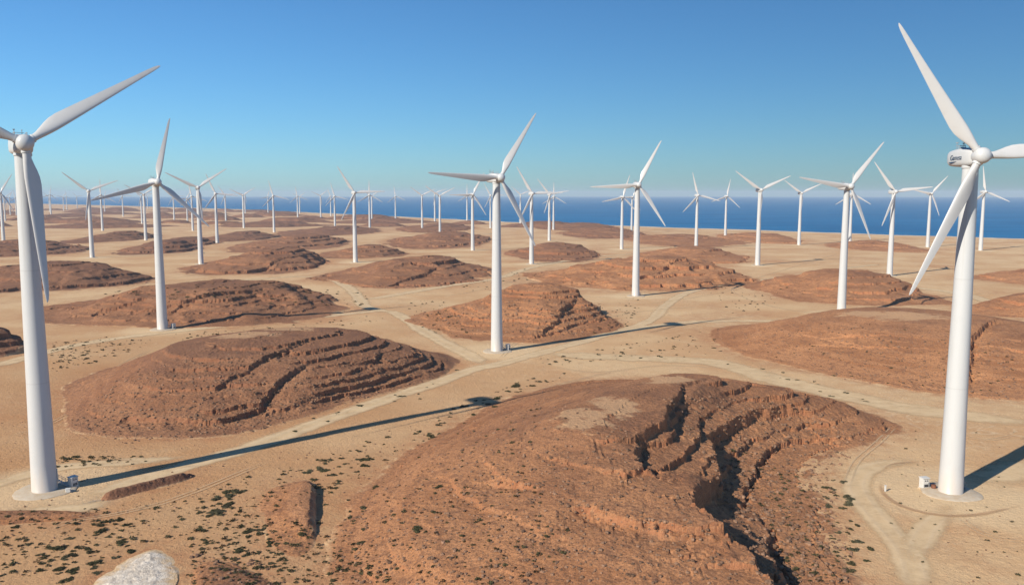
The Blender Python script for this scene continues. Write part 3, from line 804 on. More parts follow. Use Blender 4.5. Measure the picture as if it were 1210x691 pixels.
track_no = [0]
def track(label, px, width, mat=None, lift=0.035, cat="track", ruts=True, world_pts=False, name="dirt_track"):
    track_no[0] += 1
    pts = px if world_pts else [at(u, v) for u, v in px]
    C = spline(pts, 1.6); n = len(C)
    T = np.gradient(C, axis=0); T /= np.linalg.norm(T, axis=1)[:, None] + 1e-9
    N = np.stack([-T[:, 1], T[:, 0]], -1)
    s = np.linspace(-1, 1, 13)
    wob = 1 + 0.22 * vnoise(C[:, 0] / 14.0, C[:, 1] / 14.0, 500 + track_no[0])
    P = C[:, None, :] + N[:, None, :] * (s[None, :, None] * width * 0.5 * (1.35 if mat is None else 1.0) * wob[:, None, None])
    far = np.hypot(P[..., 0], P[..., 1])
    Z = ground_z(P[..., 0], P[..., 1]) + np.clip(1.3 - far / 500.0, 0, 1) * (0.10 * fbm(P[..., 0], P[..., 1], 7.0, 4, 201)) + lift + 0.004 * track_no[0] + far * 6e-5
    edge = np.broadcast_to((1 - np.abs(s)) * 2.0, Z.shape).copy()
    taper = np.minimum(np.arange(n), np.arange(n)[::-1]) / 8.0
    edge *= np.clip(taper, 0.0, 1)[:, None]
    edge = np.clip(edge, 0, 1)
    rut = np.broadcast_to(np.exp(-((np.abs(s) - 0.34) / 0.13) ** 2) * (1 if ruts else 0), Z.shape)
    idx = np.arange(Z.size).reshape(Z.shape)
    q = np.stack([idx[:-1, :-1], idx[1:, :-1], idx[1:, 1:], idx[:-1, 1:]], -1).reshape(-1, 4)[:, ::-1]
    me = np_mesh(name, np.concatenate([P, Z[..., None]], -1).reshape(-1, 3), q, mat or M_TRACK, True, {"edge": edge.ravel(), "rut": rut.ravel()})
    o = link(bpy.data.objects.new(name, me))
    tag(o, label, cat, None, "structure"); return o

track("pale dirt track running beside the long tower shadow towards the centre turbine", [(75, 592), (130, 578), (210, 553), (300, 527), (380, 499), (460, 471), (520, 451), (560, 436), (590, 430), (650, 414), (710, 397), (745, 388), (772, 376), (788, 360), (812, 346), (850, 337), (900, 331), (960, 322), (1040, 312)], 6.5)
track("dirt track looping round the foot of the left front turbine", [(-30, 606), (20, 606), (70, 604), (110, 596), (130, 580)], 7)
track("dirt track from the left edge circling behind the left front turbine", [(-30, 585), (0, 571), (30, 561), (70, 552), (110, 548), (180, 543), (240, 536)], 5)
track("sandy track curving from the crossing up past the slim turbine on the left", [(572, 432), (556, 420), (528, 406), (498, 390), (478, 376), (455, 368), (400, 372), (320, 380), (220, 390), (150, 398), (90, 408), (40, 420), (-20, 436)], 7)
track("narrow sandy track winding between the distant hills left of centre", [(462, 370), (432, 362), (424, 352), (412, 340), (390, 330), (352, 327), (300, 330), (215, 336)], 8)
track("sandy track crossing the plain behind the centre turbine", [(430, 354), (470, 348), (530, 338), (590, 328), (630, 316), (690, 305), (760, 299)], 8)
track("wide sandy track along the valley between the two red mesas on the right", [(640, 418), (720, 422), (800, 425), (850, 430), (920, 450), (1000, 468), (1070, 482), (1140, 491), (1240, 503)], 12, ruts=False)
track("sandy track beside the shadow of the turbine right of centre", [(720, 394), (800, 382), (860, 379), (930, 379), (1000, 376), (1060, 371)], 7)
track("curved dirt track looping up to the right front turbine", [(1088, 720), (1083, 690), (1072, 655), (1046, 622), (1020, 592), (1012, 570), (1026, 553), (1060, 545), (1100, 543)], 5.5)
track("short dirt spur from the bottom right up to the turbine foot", [(1080, 672), (1084, 648), (1094, 626), (1112, 608), (1124, 594)], 5)
track("dirt track across the plain at the right behind the mesa", [(1230, 372), (1180, 360), (1130, 346), (1060, 338), (980, 330)], 9)
track("faint bluish grey gravel patch beside the left front turbine", [(84, 600), (108, 593), (128, 588), (146, 583)], 3.2, M_GREY, cat="gravel patch", ruts=False, name="gravel_patch")
track("pale turning area right of the right front turbine", [(1150, 575), (1190, 560), (1250, 545)], 11, ruts=False)

M_WHEEL = mat_track("old_wheel_marks", (0.60, 0.44, 0.265), (0.56, 0.40, 0.235), 0.6, True)
M_BERM = mat_track("scraped_gravel", (0.42, 0.25, 0.135), (0.48, 0.30, 0.165), 0.6)
WM = "faint pair of old wheel marks wandering over the sand"
def wheel(px, sep=2.0):
    pts = np.array([at(u, v) for u, v in px]); T = np.gradient(pts, axis=0); T /= np.linalg.norm(T, axis=1)[:, None] + 1e-9
    N = np.stack([-T[:, 1], T[:, 0]], -1)
    return pts
for px in [
    [(480, 555), (520, 520), (590, 480), (660, 455), (740, 436)], [(0, 520), (60, 500), (110, 470), (130, 440), (180, 412)],
    [(640, 430), (700, 440), (790, 432), (880, 438)], [(590, 425), (620, 400), (700, 380), (760, 368), (830, 362)], [(1000, 372), (930, 366), (880, 352), (870, 338), (930, 318), (990, 300)],
    [(1120, 600), (1160, 630), (1200, 640), (1240, 640)], [(1060, 500), (1040, 520), (1012, 545), (1000, 575)], [(1100, 500), (1160, 520), (1215, 510)], [(30, 640), (80, 618), (150, 605), (220, 585), (330, 540)],
    [(460, 345), (520, 350), (580, 340), (640, 322)], [(200, 330), (260, 322), (330, 320), (400, 322)], [(900, 330), (960, 352), (1040, 352), (1120, 355)], [(760, 360), (830, 350), (880, 340)],
    [(840, 300), (900, 305), (980, 312), (1080, 310), (1180, 316)], [(590, 330), (640, 345), (720, 352), (790, 350)]]:
    track(WM, px, 3.4, M_WHEEL, cat="wheel marks", ruts=True, name="wheel_marks")["group"] = "old wheel marks on the sand"
track("low scraped gravel ridge curving round the right front turbine's pad", [(1040, 566), (1043, 582), (1066, 598), (1110, 609), (1160, 608), (1215, 596)], 1.6, M_BERM, cat="gravel ridge", ruts=False, name="gravel_ridge")
track("scraped gravel strip behind the right front turbine's pad", [(1040, 560), (1052, 549), (1085, 545), (1112, 545)], 1.4, M_BERM, cat="gravel ridge", ruts=False, name="gravel_ridge")
track("brown gravel strip beside the shadow behind the left front turbine", [(74, 549), (110, 544), (150, 544), (175, 547)], 2.0, M_BERM, cat="gravel ridge", ruts=False, name="gravel_ridge")
track("dirt strip along the bottom right edge of the plain", [(1120, 628), (1160, 634), (1215, 640)], 2.2, M_BERM, cat="gravel ridge", ruts=False, name="gravel_ridge")
# ------------------------------------------------------------------ wind turbines
HUB = 60.0
OVER = 3.1
def tower_mesh():
    b = MB()
    prof = [(2.12, 0.0), (2.12, 0.25), (2.08, 0.3)]
    for k in range(1, 13):
        t = k / 12.0; prof.append((2.08 - (2.08 - 1.28) * t ** 0.95, 0.3 + (HUB - 1.9) * t))
    b.lathe(prof, 40); return b

def blade_mesh():
    L = 26.5
    st = [(.026, 1.15, 1.0), (.055, 1.15, 1.0), (.09, 1.3, .86), (.13, 1.72, .64), (.17, 2.15, .48), (.21, 2.45, .39), (.26, 2.52, .33), (.34, 2.32, .29), (.45, 2.0, .25), (.57, 1.68, .22), (.69, 1.36, .20), (.8, 1.07, .185), (.9, .82, .17), (.955, .62, .16), (.985, .40, .16), (1.0, .10, .16)]
    rings = []
    for r, ch, tk in st:
        af = 1 - min(1, max(0, (tk - .33) / .67)); le = .5 - .2 * af
        beta = R(16.0 * (1 - r) ** 1.6 + 4.0)
        ring = []
        for i in range(22):
            th = 2 * math.pi * i / 22; x = .5 * (1 - math.cos(th)); sgn = 1 if th < math.pi else -1
            circ = math.sqrt(max(0, x * (1 - x)))
            foil = 1.47 * (math.sqrt(x) - x) * (1.05 if sgn > 0 else .95) + .05 * x * (1 - x)
            y = sgn * tk * ch * (circ * (1 - af) + foil * af)
            c = ch * (x - le)
            ring.append((r * L, -(y * math.cos(beta)) + c * math.sin(beta) - 0.9 * (r ** 2) * 0.8, c * math.cos(beta) + y * math.sin(beta)))
        rings.append(ring)
    b = MB(); b.rings(rings); return b

def hub_mesh():
    b = MB()
    b.lathe([(1.02, 0.95), (1.25, 0.88), (1.36, 0.4), (1.38, -.5), (1.33, -.95), (1.16, -1.35), (.85, -1.62), (.5, -1.76), (.2, -1.82), (.05, -1.83)], 28, 'y')
    for k in range(3):
        a = R(90 + 120 * k); d = Vector((math.cos(a), 0, math.sin(a)))
        b.tube(d * .8, d * 1.62, 0.72, 20)
    return b

def nacelle_mesh():
    b = MB(); rings = []
    #        y (rear +), half width, bottom, top
    for y, w, lo, hi, rd in [(-2.62, .98, -.95, 1.0, .9), (-2.3, 1.2, -1.25, 1.25, .95), (-1.5, 1.45, -1.5, 1.5, .9), (-.4, 1.6, -1.55, 1.68, .8), (1.6, 1.62, -1.55, 1.72, .75), (3.6, 1.58, -1.5, 1.6, .75), (5.2, 1.45, -1.36, 1.42, .75), (5.9, 1.25, -1.1, 1.2, .75), (6.25, .9, -.7, .85, .6), (6.35, .5, -.35, .5, .35)]:
        ring = []
        for i in range(28):
            a = 2 * math.pi * i / 28; e = .5
            cx = math.copysign(abs(math.cos(a)) ** e, math.cos(a)); cz = math.copysign(abs(math.sin(a)) ** e, math.sin(a))
            ring.append((w * cx, y, (hi + lo) / 2 + (hi - lo) / 2 * cz))
        rings.append(ring)
    b.rings(rings); return b

def yaw_mesh():
    b = MB(); b.lathe([(1.30, -2.0), (1.42, -1.9), (1.42, -1.5), (1.3, -1.42)], 32); return b

def mast_mesh():
    b = MB()
    b.tube((-.6, 3.9, 1.5), (-.6, 3.9, 2.7), .05); b.tube((.6, 3.9, 1.5), (.6, 3.9, 2.6), .05)
    b.tube((-.9, 3.9, 2.25), (.9, 3.9, 2.25), .04); b.box((-.6, 3.9, 2.75), (.34, .34, .16)); b.box((.6, 4.0, 2.66), (.1, .55, .2))
    for y in (.4, 1.5, 2.6):
        b.tube((-.9, y, 1.6), (-.9, y, 2.15), .045); b.tube((.9, y, 1.6), (.9, y, 2.15), .045)
    b.tube((-.9, .4, 2.12), (-.9, 2.6, 2.12), .045); b.tube((.9, .4, 2.12), (.9, 2.6, 2.12), .045)
    b.box((0, 3.0, 1.78), (.9, .7, .3), .05)
    return b

def door_mesh():
    b = MB(); b.box((0, -2.08, 2.6), (.95, .12, 2.1), .04); b.box((.3, -2.16, 2.6), (.06, .06, .25)); return b

def steps_mesh():
    b = MB()
    for k in range(6): b.box((0, -2.35 - .28 * k, 1.5 - .24 * k), (.95, .28, .05))
    for x in (-.5, .5):
        b.tube((x, -2.1, 1.5), (x, -3.85, .15), .05); b.tube((x, -2.15, 2.5), (x, -3.85, 1.15), .035)
        for k in (0, 2, 4, 6): b.tube((x, -2.2 - .275 * k, 1.45 - .235 * k), (x, -2.2 - .275 * k, 2.45 - .22 * k), .03)
    return b

def pad_mesh(seed):
    b = MB(); rg = random.Random(seed); n = 40
    rr = [4.7 * (1 + .05 * math.sin(3 * i * 2 * math.pi / n + seed) + rg.uniform(-.025, .025)) for i in range(n)]
    def ring(k, z, d): return [((rr[i] + d) * math.cos(2 * math.pi * i / n) * k, (rr[i] + d) * math.sin(2 * math.pi * i / n) * k, z) for i in range(n)]
    b.rings([ring(1, -1.5, .5), ring(1, .12, .35), ring(1, .26, .0), ring(.55, .30, 0)])
    return b

def lettering_mesh(parent):
    cu = bpy.data.curves.new("lettering", 'FONT'); cu.body = "Gamesa"; cu.size = 1.25; cu.extrude = 0.02; cu.align_x = 'CENTER'; cu.shear = 0.25
    tmp = bpy.data.objects.new("lettering", cu); COL.objects.link(tmp)
    dg = bpy.context.evaluated_depsgraph_get()
    me = bpy.data.meshes.new_from_object(tmp.evaluated_get(dg))
    bpy.data.objects.remove(tmp)
    # a bar sweeping under the word
    me.materials.clear(); me.materials.append(M_BLUE)
    o = link(bpy.data.objects.new("lettering", me), parent)
    b = MB(); n = 12; lo = []
    for i in range(n + 1):
        t = i / n; x = -2.3 + 2.6 * t; y = -.42 + .16 * t * t; w = .03 + .09 * math.sin(math.pi * min(1, t + .12)) ; lo.append((x, y, w))
    for i in range(n):
        (x0, y0, w0), (x1, y1, w1) = lo[i], lo[i + 1]
        b.add([(x0, y0 - w0, .015), (x1, y1 - w1, .015), (x1, y1 + w1, .015), (x0, y0 + w0, .015)], [(0, 1, 2, 3)])
    s = b.build("swoosh_mark", M_BLUE, parent, 0)
    # on the viewer's side of the nacelle: text runs from the rear to the rotor
    X = Matrix.Translation((-1.635, 2.1, -.35)) @ Matrix(((0, 0, -1, 0), (-1, 0, 0, 0), (0, 1, 0, 0), (0, 0, 0, 1)))
    o.matrix_local = X; s.matrix_local = Matrix.Translation((-.005, 0, 0)) @ X
    return o, s

PROTO = {}
def part(name, builder, mat, parent, smooth=50):
    """first call builds the mesh, later calls copy the object"""
    if name not in PROTO:
        PROTO[name] = builder().build(name, mat, parent, smooth); return PROTO[name]
    o = PROTO[name].copy(); COL.objects.link(o); o.parent = parent; return o

PADS = []; TURB = []
def turbine(bx, by, hy, phase, label, phi=15.0, near=False, text=False):
    if phi <= 25 and not near: phi = 15 - (bx - 605) * 0.03
    x, y = at(bx, by)
    r = math.hypot(x, y)
    z = surface_z(x, y) if r < 700 else float(ground_z(x, y))
    top = row_height(y, hy)
    s = (top - z) / HUB
    s = min(1.12, max(0.88, s))
    t = empty("wind_turbine", (x, y, z)); t.rotation_euler = (0, 0, R(phi)); t.scale = (s, s, s)
    tag(t, label, "wind turbine", "white wind turbines across the desert plain")
    part("tower", tower_mesh, M_TOWER, t)
    if near or r < 900: part("foundation", lambda: pad_mesh(3), M_CONC, t, 30)
    if near:
        for nm, fn, mt in (("door", door_mesh, M_WHITE), ("steps", steps_mesh, M_STEEL)):
            part(nm, fn, mt, t, 30).rotation_euler = (0, 0, R(118 - phi))
    n = part("nacelle", nacelle_mesh, M_WHITE, t); n.location = (0, 0, HUB + .1)
    if r < 700:
        part("yaw_collar", yaw_mesh, M_WHITE, t).location = (0, 0, HUB + .2)
        part("weather_mast", mast_mesh, M_STEEL, n)
    if text: lettering_mesh(n)
    tilt = Matrix.Rotation(R(-5), 4, 'X')
    H = Matrix.Translation((0, -OVER, HUB + .25)) @ tilt
    a0 = R(phase)
    h = part("rotor_hub", hub_mesh, M_WHITE, t); h.matrix_local = H @ Matrix.Rotation(-(a0 - R(90)), 4, 'Y')
    for k in range(3):
        bl = part("blade", blade_mesh, M_BLADE, t, 60); bl.matrix_local = H @ Matrix.Rotation(-(a0 + R(120) * k), 4, 'Y')
    PADS.append((x, y, 16.0)); TURB.append((x, y, z, s))
    return t

T = turbine
T(53, 579, 172, 33, "tall wind turbine standing in the left foreground with a blade hanging across its tower", 37, True)
T(1123, 582, 187, 123, "tall wind turbine in the right foreground with dark lettering on its nacelle", -1, True, True)
T(587, 415, 211, 57, "wind turbine near the centre with its foot on the sandy crossing", 27, True)
T(192, 389, 216, 76, "slim wind turbine in front of the long dark mesa on the left", 38, True)
T(751, 350, 219, 62.5, "wind turbine right of centre whose shadow falls along the sandy track", 5, True)
T(994, 371, 221, 51, "wind turbine behind the right mesa with one blade pointing left", 10, True)
T(1051, 326, 227, 127, "wind turbine between the right foreground tower and the one with a blade pointing left", 9)
T(895, 313.5, 225, 145, "wind turbine with two blades raised in a V, alone before the sea right of centre", 20)
T(420, 310, 228, 122, "wind turbine left of centre with one blade level and one raised to the left", 15)
T(628, 312, 229, 121, "wind turbine just right of the centre one with a blade reaching right over two others", 15)
T(237.5, 312, 222, 34, "wind turbine right of the slim one with a long blade raised to the right", 25)
T(109, 304.5, 226, 21, "wind turbine between the left foreground tower and the slim one", 25)
T(822.5, 294, 231, 105, "wind turbine with blades spread like a tripod before the sea, left of a thinner one", 15)
T(734.5, 294.5, 233, 72, "wind turbine half hidden by the blade of the one right of centre", 12)
T(1096, 292, 229, 48, "wind turbine between the right foreground tower and its left neighbour, against the sea", 15)
T(1158.5, 296, 227, 97, "wind turbine right of the right foreground tower, against the sea", 12)
T(944, 289.5, 228.5, 25, "wind turbine with a blade raised to the right, standing before open sea", 15)
T(1004, 286, 229.5, 90, "wind turbine hidden behind the one with a blade pointing left", 10)
T(857, 279.5, 232, 78, "small wind turbine close to the beach beside a tripod shaped one", 15)
T(558.6, 296, 230, 61, "wind turbine left of the centre tower with a blade crossing down to the right", 15)
T(520, 278.5, 231.5, 28, "wind turbine left of centre tower with two blades forming a wide V", 15)
T(256.8, 287, 229, 113, "wind turbine with one blade level, next right of the one with a long raised blade", 15)
T(172.4, 284, 230, 31, "wind turbine just left of the slim tower, behind its level blade", 25)
T(4.5, 287, 228, 59, "wind turbine at the left edge with a blade raised to the right", 25)
T(324, 274.5, 231.5, 105, "wind turbine far off with a thinner one close behind its left side", 15)
T(396, 270, 232, 105, "wind turbine far off, just left of the one with a blade raised to the left", 15)
T(437, 270.5, 230.5, 90, "nearer far turbine behind the level blade of the one left of centre", 15)
T(499, 271.5, 231, 25, "far wind turbine with a blade raised left, left of the wide V one", 15)
T(649, 284.5, 230, 10, "nearer of two close wind turbines right of the centre one", 15)
T(654, 271.5, 232.5, 90, "farther of two close wind turbines right of the centre one", 12)
T(579.6, 269.5, 231, 120, "wind turbine far off partly behind the centre tower's left side", 15)
T(615, 264, 230, 140, "wind turbine far off behind the centre turbine's lowered blade", 15)
T(746.3, 275, 233, 60, "wind turbine far off just behind the tower right of centre", 15)
T(121.3, 272.7, 230.5, 90, "wind turbine far off beside the tip of the slim turbine's level blade", 20)
T(288.2, 269.5, 231, 33, "wind turbine far off with a smaller one just behind its right side", 20)
T(228, 272.7, 232, 100, "wind turbine far off, just left of the one with a long raised blade", 20)
G1 = "distant wind turbine on the left part of the plain, faded by haze"
for bx, by, hy, ph in [(168, 264.3, 232, 15), (206, 260.5, 232, 0), (221.6, 262, 235, 60), (267, 261, 230.5, 5), (290, 252, 230.5, 40), (145.7, 256, 231.5, 0), (124, 250.4, 232.5, 70), (60.5, 254.2, 230, 80), (59, 250.5, 232.5, 20), (75.4, 248.8, 234, 50), (79.3, 248.3, 233, 95), (91.5, 247.4, 233.5, 10), (12.3, 253.9, 236, 65), (6.4, 261, 235, 40), (19.5, 255.2, 237, 100), (174.6, 246.6, 233.5, 30), (38, 251, 235, 85), (317, 254.6, 232.5, 75), (352, 260.3, 232, 100), (354.3, 252.5, 232.5, 35), (379.2, 258.3, 231.3, 35), (391, 255.2, 232, 110)]:
    T(bx, by, hy, ph, G1, 18)
G2 = "distant wind turbine before the sea, left of the centre tower"
for bx, by, hy, ph in [(439.6, 261, 231.5, 30), (467.5, 261, 232, 97), (514, 262.5, 228.5, 140), (552, 262.6, 231.3, 90)]:
    T(bx, by, hy, ph, G2, 15)

# ------------------------------------------------------------------ ground, tracks, sea, air
build_ground(PADS)
build_sea()
build_haze()

# ------------------------------------------------------------------ transformer kiosks beside the nearest towers
def kiosk(x, y, rz, label, s=1.0):
    z = surface_z(x, y) + 0.2
    k = empty("transformer_kiosk", (x, y, z)); k.rotation_euler = (0, 0, R(rz)); k.scale = (s * .88,) * 3
    tag(k, label, "kiosk", "transformer kiosks beside the towers")
    b = MB(); b.box((0, 0, .95), (1.5, 1.25, 2.1), .05); b.build("cabinet", M_KIOSK, k, 30)
    b = MB(); b.box((0, 0, 2.06), (1.72, 1.47, .14), .04); b.build("roof", M_KIOSK, k, 30)
    b = MB(); b.box((0, 0, -.25), (1.8, 1.55, .5), .05); b.build("plinth", M_CONC, k, 30)
    d = MB(); d.box((0, -.64, 1.0), (1.2, .03, 1.75), .01); dr = d.build("door", M_KIOSK, k, 30)
    v = MB()
    for i in range(7): v.box((0, -.67, .3 + i * .085), (1.0, .03, .05))
    v.build("vent", M_DARK, dr, 0)
    for sx in (-.24, .24):
        g = MB(); g.add([(sx - .2, -.662, 1.45), (sx + .2, -.662, 1.45), (sx, -.662, 1.80)], [(0, 1, 2)]); g.build("warning_sign", M_DARK, dr, 0)
    h = MB(); h.box((.48, -.68, 1.05), (.05, .06, .22)); h.build("handle", M_DARK, dr, 0)
    return k
def beside(i, dx, dy, rz, label, s=1.0):
    x, y, z, sc = TURB[i]; return kiosk(x + dx, y + dy, rz, label, s)
beside(0, 4.1, 1.9, 63, "small transformer kiosk in the shadow of the left foreground tower")
beside(1, -3.5, 2.4, 12, "white transformer kiosk with dark signs left of the right foreground tower")
beside(2, 3.9, 1.6, 60, "small transformer kiosk at the foot of the centre turbine", 1.1)
beside(3, 3.9, 1.6, 60, "small transformer kiosk at the foot of the slim turbine on the left", 1.1)
x, y, z, sc = TURB[0]
cb = MB(); cb.box((0, 0, .3), (.8, .7, .6), .06); cb.box((0, 0, .64), (.9, .8, .08), .03)
o = cb.build("cable_box", M_KIOSK, None, 30); o.location = (x + 4.7, y - 1.0, surface_z(x + 4.7, y - 1) + .1); o.rotation_euler = (0, 0, R(20))
tag(o, "low pale cable box beside the kiosk at the left foreground tower", "cable box")
x, y, z, sc = TURB[1]
cb = MB(); cb.lathe([(.30, 0), (.42, .06), (.42, .62), (.36, .7), (.1, .72)], 20); cb.lathe([(.46, .2), (.46, .28)], 20)
o = cb.build("barrel", M_ORANGE, None, 40); o.location = (x - 2.2, y + 1.6, surface_z(x - 2.2, y + 1.6) + .25)
tag(o, "small rusty barrel between the white kiosk and the right foreground tower", "barrel")
mk = MB(); mk.box((0, 0, .5), (.28, .28, 1.0), .04); mk.box((0, 0, 1.06), (.34, .34, .12), .03)
o = mk.build("marker_post", M_KIOSK, None, 30); x, y = at(1046, 580); o.location = (x, y, surface_z(x, y))
tag(o, "short white marker post in the sand left of the right foreground turbine", "marker post")

# ------------------------------------------------------------------ shrubs
def shrub_mesh(seed, mat):
    """low cushion of many small leaf clusters on a few twigs"""
    rg = random.Random(seed); b = MB()
    lobes = [(rg.uniform(-.55, .55), rg.uniform(-.5, .5), rg.uniform(.25, .5)) for _ in range(6)]
    for i in range(340):
        lx, ly, lr = rg.choice(lobes)
        a = rg.uniform(0, 2 * math.pi); e = rg.uniform(0.0, 1.0); rr = lr * rg.uniform(.55, 1.0)
        z = max(.02, rr * e * .85); q = rr * math.sqrt(max(0, 1 - e * e))
        c = Vector((lx + q * math.cos(a), ly + q * math.sin(a), z))
        d = Vector((rg.uniform(-1, 1), rg.uniform(-1, 1), rg.uniform(-.3, 1))).normalized(); s = d.orthogonal().normalized(); w = rg.uniform(.10, .22)
        t = d.cross(s)
        b.add([tuple(c - s * w * .5), tuple(c + t * w * .35 + d * w * .5), tuple(c + s * w * .5 + d * w), tuple(c - t * w * .35 + d * w * .6)], [(0, 1, 2, 3)])
    for lx, ly, lr in lobes:      # dense woody heart of each cushion
        b.rings([[(lx + lr * k * math.cos(j * 1.0472) * rg.uniform(.8, 1.1), ly + lr * k * math.sin(j * 1.0472) * rg.uniform(.8, 1.1), lr * h) for j in range(6)] for k, h in ((.75, -.2), (.8, .25), (.45, .6))])
    for i in range(7):
        a = rg.uniform(0, 6.28); b.tube((0, 0, -.1), (.5 * math.cos(a), .5 * math.sin(a), rg.uniform(.1, .35)), .02, 4)
    me = bpy.data.meshes.new("shrub"); me.from_pydata(b.v, [], b.f); me.update(); me.materials.append(mat); return me
SHR = [shrub_mesh(900 + i, M_SHRUB if i % 3 else M_SHRUB_G) for i in range(9)]

rg = random.Random(77)
def on_photo(pts, n, mode='poly'):
    """random photo pixels inside a polygon"""
    P = np.array(pts, float); out = []
    while len(out) < n:
        u = rg.uniform(P[:, 0].min(), P[:, 0].max()); v = rg.uniform(P[:, 1].min(), P[:, 1].max())
        if float(signed_dist(np.array([u]), np.array([v]), P)[0]) > 0: out.append((u, v))
    return out
def ground_hit(u, v):
    d = ray(u, v); x, y = at(u, v)
    t0 = math.hypot(x, y) / math.hypot(d[0], d[1])
    t = np.arange(0.6, 1.02, 0.002) * t0
    X = t * d[0]; Y = t * d[1]; Zr = CAM_H + t * d[2]
    hit = Zr < ground_base(Y)
    for b, x0, y0, x1, y1, nx, ny, Z, S in HILLS:
        if X.max() < x0 or X.min() > x1 or Y.max() < y0 or Y.min() > y1: continue
        ok = (X > x0) & (X < x1) & (Y > y0) & (Y < y1)
        if not ok.any(): continue
        i = ((X - x0) / (x1 - x0) * (nx - 1)).clip(0, nx - 1).astype(int); j = ((Y - y0) / (y1 - y0) * (ny - 1)).clip(0, ny - 1).astype(int)
        hit |= ok & (Zr < Z[j, i])
    k = int(np.argmax(hit))
    return (float(X[k]), float(Y[k])) if hit.any() else (x, y)
CL = [  # photo outline, how many, size range, label, group
    ([(62, 640), (110, 615), (150, 612), (168, 640), (150, 668), (110, 686), (70, 690)], 46, (.7, 1.7), "dark low shrub in the loose patch left of the pale stone heap", "shrubs left of the stone heap"),
    ([(236, 600), (262, 580), (288, 576), (292, 590), (275, 612), (240, 618)], 17, (1.0, 2.0), "dark green shrub in the tight clump left of the small gravel mound", "shrubs left of the gravel mound"),
    ([(225, 630), (300, 616), (330, 640), (345, 690), (290, 691), (240, 655)], 60, (.5, 1.2), "small shrub in the speckled patch right of the pale stone heap", "shrubs right of the stone heap"),
    ([(345, 556), (380, 540), (420, 535), (445, 540), (430, 556), (400, 575), (385, 610), (378, 600), (372, 575)], 30, (.8, 1.9), "dark shrub along the sand behind the small gravel mound", "shrubs behind the gravel mound"),
    ([(400, 600), (440, 560), (500, 540), (530, 560), (500, 640), (430, 680), (400, 660)], 14, (.7, 1.5), "lone dark shrub on the left slope of the large foreground mesa", "shrubs on the foreground mesa"),
    ([(480, 520), (520, 490), (570, 470), (620, 448), (660, 436), (690, 433), (650, 452), (590, 478), (530, 512), (500, 530)], 62, (.6, 1.8), "shrub on the sand between the tower shadow's tip and the large foreground mesa", "shrubs above the foreground mesa"),
    ([(970, 560), (1000, 570), (1010, 600), (1030, 650), (1035, 690), (1005, 690), (995, 640), (975, 600)], 24, (.8, 1.8), "dark green shrub at the right foot of the large foreground mesa", "shrubs right of the foreground mesa"),
    ([(845, 400), (870, 425), (930, 440), (1000, 460), (1050, 476), (1010, 478), (930, 452), (860, 432), (835, 410)], 16, (.9, 1.8), "shrub in the sandy valley between the two red mesas", "shrubs in the right valley"),
    ([(340, 505), (380, 492), (430, 475), (480, 462), (520, 444), (545, 432), (548, 445), (500, 472), (440, 490), (350, 512)], 15, (.8, 1.9), "shrub along the foot of the dark mesa beside the pale track", "shrubs along the pale track"),
    ([(0, 640), (30, 610), (60, 625), (50, 680), (0, 690)], 14, (.6, 1.3), "shrub near the bottom left corner of the plain", "shrubs in the bottom left corner"),
]
XTRA = [(233, 591), (176, 607), (188, 612), (171, 643), (648, 499), (735, 483), (694, 508), (703, 513), (1066, 652), (1045, 677)]
STONE = HILLS[-1][0]
first = {}
def shrub(u, v, size, label, group):
    x, y = ground_hit(u, v)
    if abs(x) > 200: return
    if any(float(signed_dist(np.array([x]), np.array([y]), STONE)[0]) > -.6 for _ in (0,)): return
    me = SHR[rg.randrange(len(SHR))]
    o = bpy.data.objects.new("shrub", me); link(o)
    o.location = (x, y, surface_z(x, y) - .03); o.rotation_euler = (0, 0, rg.uniform(0, 6.28))
    s = size * .76; o.scale = (s * rg.uniform(.85, 1.2), s * rg.uniform(.8, 1.1), s * rg.uniform(.6, .9))
    tag(o, label, "shrub", group)
for poly, n, (a, b), label, group in CL:
    for u, v in on_photo(poly, n): shrub(u, v, a + (b - a) * rg.random() ** 2.4, label, group)

def scatter(name, label, polys, verts_fn, mat, cat, sizes, kind="stuff"):
    V = []; F = []; o = 0
    for poly, n, (a, b) in polys:
        for u, v in on_photo(poly, n):
            x, y = ground_hit(u, v)
            s = a + (b - a) * rg.random() ** 2.5; c, sn = math.cos(rg.uniform(0, 6.28)), math.sin(rg.uniform(0, 6.28))
            vv, ff = verts_fn(); z = surface_z(x, y)
            L = math.hypot(c, sn) + 1e-6; c /= L; sn /= L
            V += [(x + s * (p[0] * c - p[1] * sn), y + s * (p[0] * sn + p[1] * c), z + s * p[2]) for p in vv]
            F += [tuple(i + o for i in f) for f in ff]; o += len(vv)
    me = bpy.data.meshes.new(name); me.from_pydata(V, [], F); me.update(); me.materials.append(mat)
    ob = link(bpy.data.objects.new(name, me)); tag(ob, label, cat, None, kind); return ob

def tuft():
    b = MB()
    for i in range(34):
        a = rg.uniform(0, 6.28); r = .5 * math.sqrt(rg.random()); z = .30 * (1 - (r / .55) ** 2) * rg.uniform(.4, 1)
        c = Vector((r * math.cos(a), r * math.sin(a), z)); d = Vector((rg.uniform(-1, 1), rg.uniform(-1, 1), rg.uniform(0, 1))).normalized(); s = d.orthogonal().normalized(); w = rg.uniform(.16, .34)
        b.add([tuple(c - s * w * .5), tuple(c + d * w), tuple(c + s * w * .5)], [(0, 1, 2)])
    return b.v, b.f
def pebble():
    b = MB(); n = 6; rings = []
    for z, k in ((-.15, .9), (.12, 1.0), (.34, .62)):
        rings.append([(k * .5 * rg.uniform(.75, 1.15) * math.cos(6.283 * i / n), k * .5 * rg.uniform(.75, 1.15) * math.sin(6.283 * i / n), z * rg.uniform(.8, 1.2)) for i in range(n)])
    b.rings(rings); return b.v, b.f
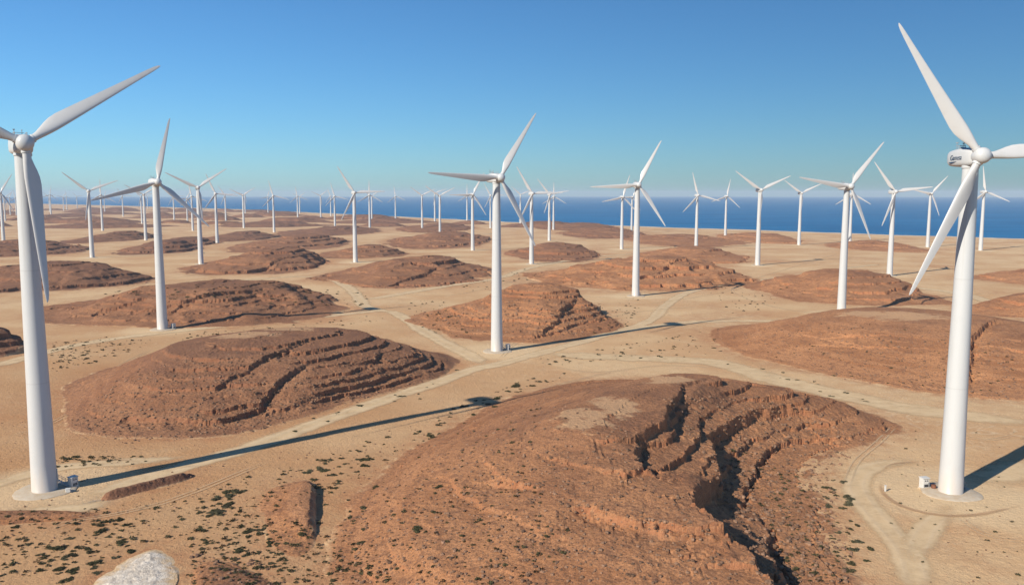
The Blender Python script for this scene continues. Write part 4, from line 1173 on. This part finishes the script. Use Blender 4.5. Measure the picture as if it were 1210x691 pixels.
scatter("ground_cover", "tiny scattered desert plants over the open sand", [
    ([(60, 405), (130, 398), (190, 400), (130, 425), (62, 440)], 170, (.4, 1.3)),
    ([(60, 540), (175, 538), (172, 548), (60, 552)], 60, (.4, 1.2)),
    ([(480, 360), (520, 350), (560, 400), (530, 400), (490, 385)], 80, (.5, 1.5)),
    ([(620, 425), (690, 415), (780, 400), (850, 388), (840, 420), (740, 425), (650, 432)], 90, (.4, 1.4)),
    ([(690, 385), (740, 350), (760, 355), (745, 385), (700, 396)], 60, (.5, 1.4)),
    ([(200, 395), (330, 385), (450, 372), (455, 380), (330, 392), (210, 402)], 70, (.4, 1.2)),
    ([(0, 600), (60, 605), (220, 590), (300, 560), (470, 510), (480, 540), (350, 600), (200, 640), (0, 691)], 420, (.25, 1.0)),
    ([(225, 625), (300, 610), (400, 620), (470, 691), (220, 691)], 420, (.25, 1.0)),
    ([(410, 600), (520, 520), (640, 470), (620, 560), (700, 650), (600, 691), (420, 690)], 260, (.3, .9)),
    ([(840, 520), (960, 560), (1010, 640), (1000, 690), (940, 690), (900, 600)], 240, (.3, .9)),
    ([(1040, 500), (1205, 510), (1205, 690), (1060, 690), (1030, 600)], 40, (.3, .7)),
    ([(860, 405), (1000, 380), (1200, 400), (1200, 470), (1000, 450)], 110, (.4, 1.0)),
    ([(120, 345), (300, 332), (430, 345), (440, 365), (100, 350)], 120, (.6, 1.8)),
    ([(520, 330), (620, 318), (640, 330), (560, 345)], 60, (.6, 1.8)),
    ([(830, 340), (900, 330), (960, 345), (870, 375)], 60, (.6, 1.6)),
], tuft, M_SHRUB, "ground cover", None)
scatter("scattered_rubble", "loose brown stones scattered over the sand and slopes", [
    ([(0, 500), (60, 480), (300, 540), (480, 500), (520, 520), (400, 640), (200, 640), (0, 691)], 500, (.12, .5)),
    ([(400, 620), (520, 515), (650, 455), (760, 520), (850, 650), (880, 691), (400, 691)], 2200, (.15, .7)),
    ([(780, 470), (900, 470), (1040, 510), (980, 560), (1010, 650), (1000, 691), (900, 691), (840, 560)], 1900, (.2, .9)),
    ([(80, 500), (150, 440), (300, 410), (500, 420), (480, 460), (300, 510), (150, 525)], 1700, (.25, .85)),
    ([(500, 370), (600, 345), (720, 360), (690, 395), (560, 398)], 600, (.4, 1.3)),
    ([(850, 395), (960, 380), (1200, 400), (1200, 475), (1000, 450)], 900, (.3, .9)),
    ([(1030, 520), (1205, 520), (1205, 691), (1050, 691)], 140, (.1, .35)),
    ([(225, 655), (300, 660), (340, 691), (225, 691)], 80, (.25, .9)),
], pebble, M_STONE, "stones", None)
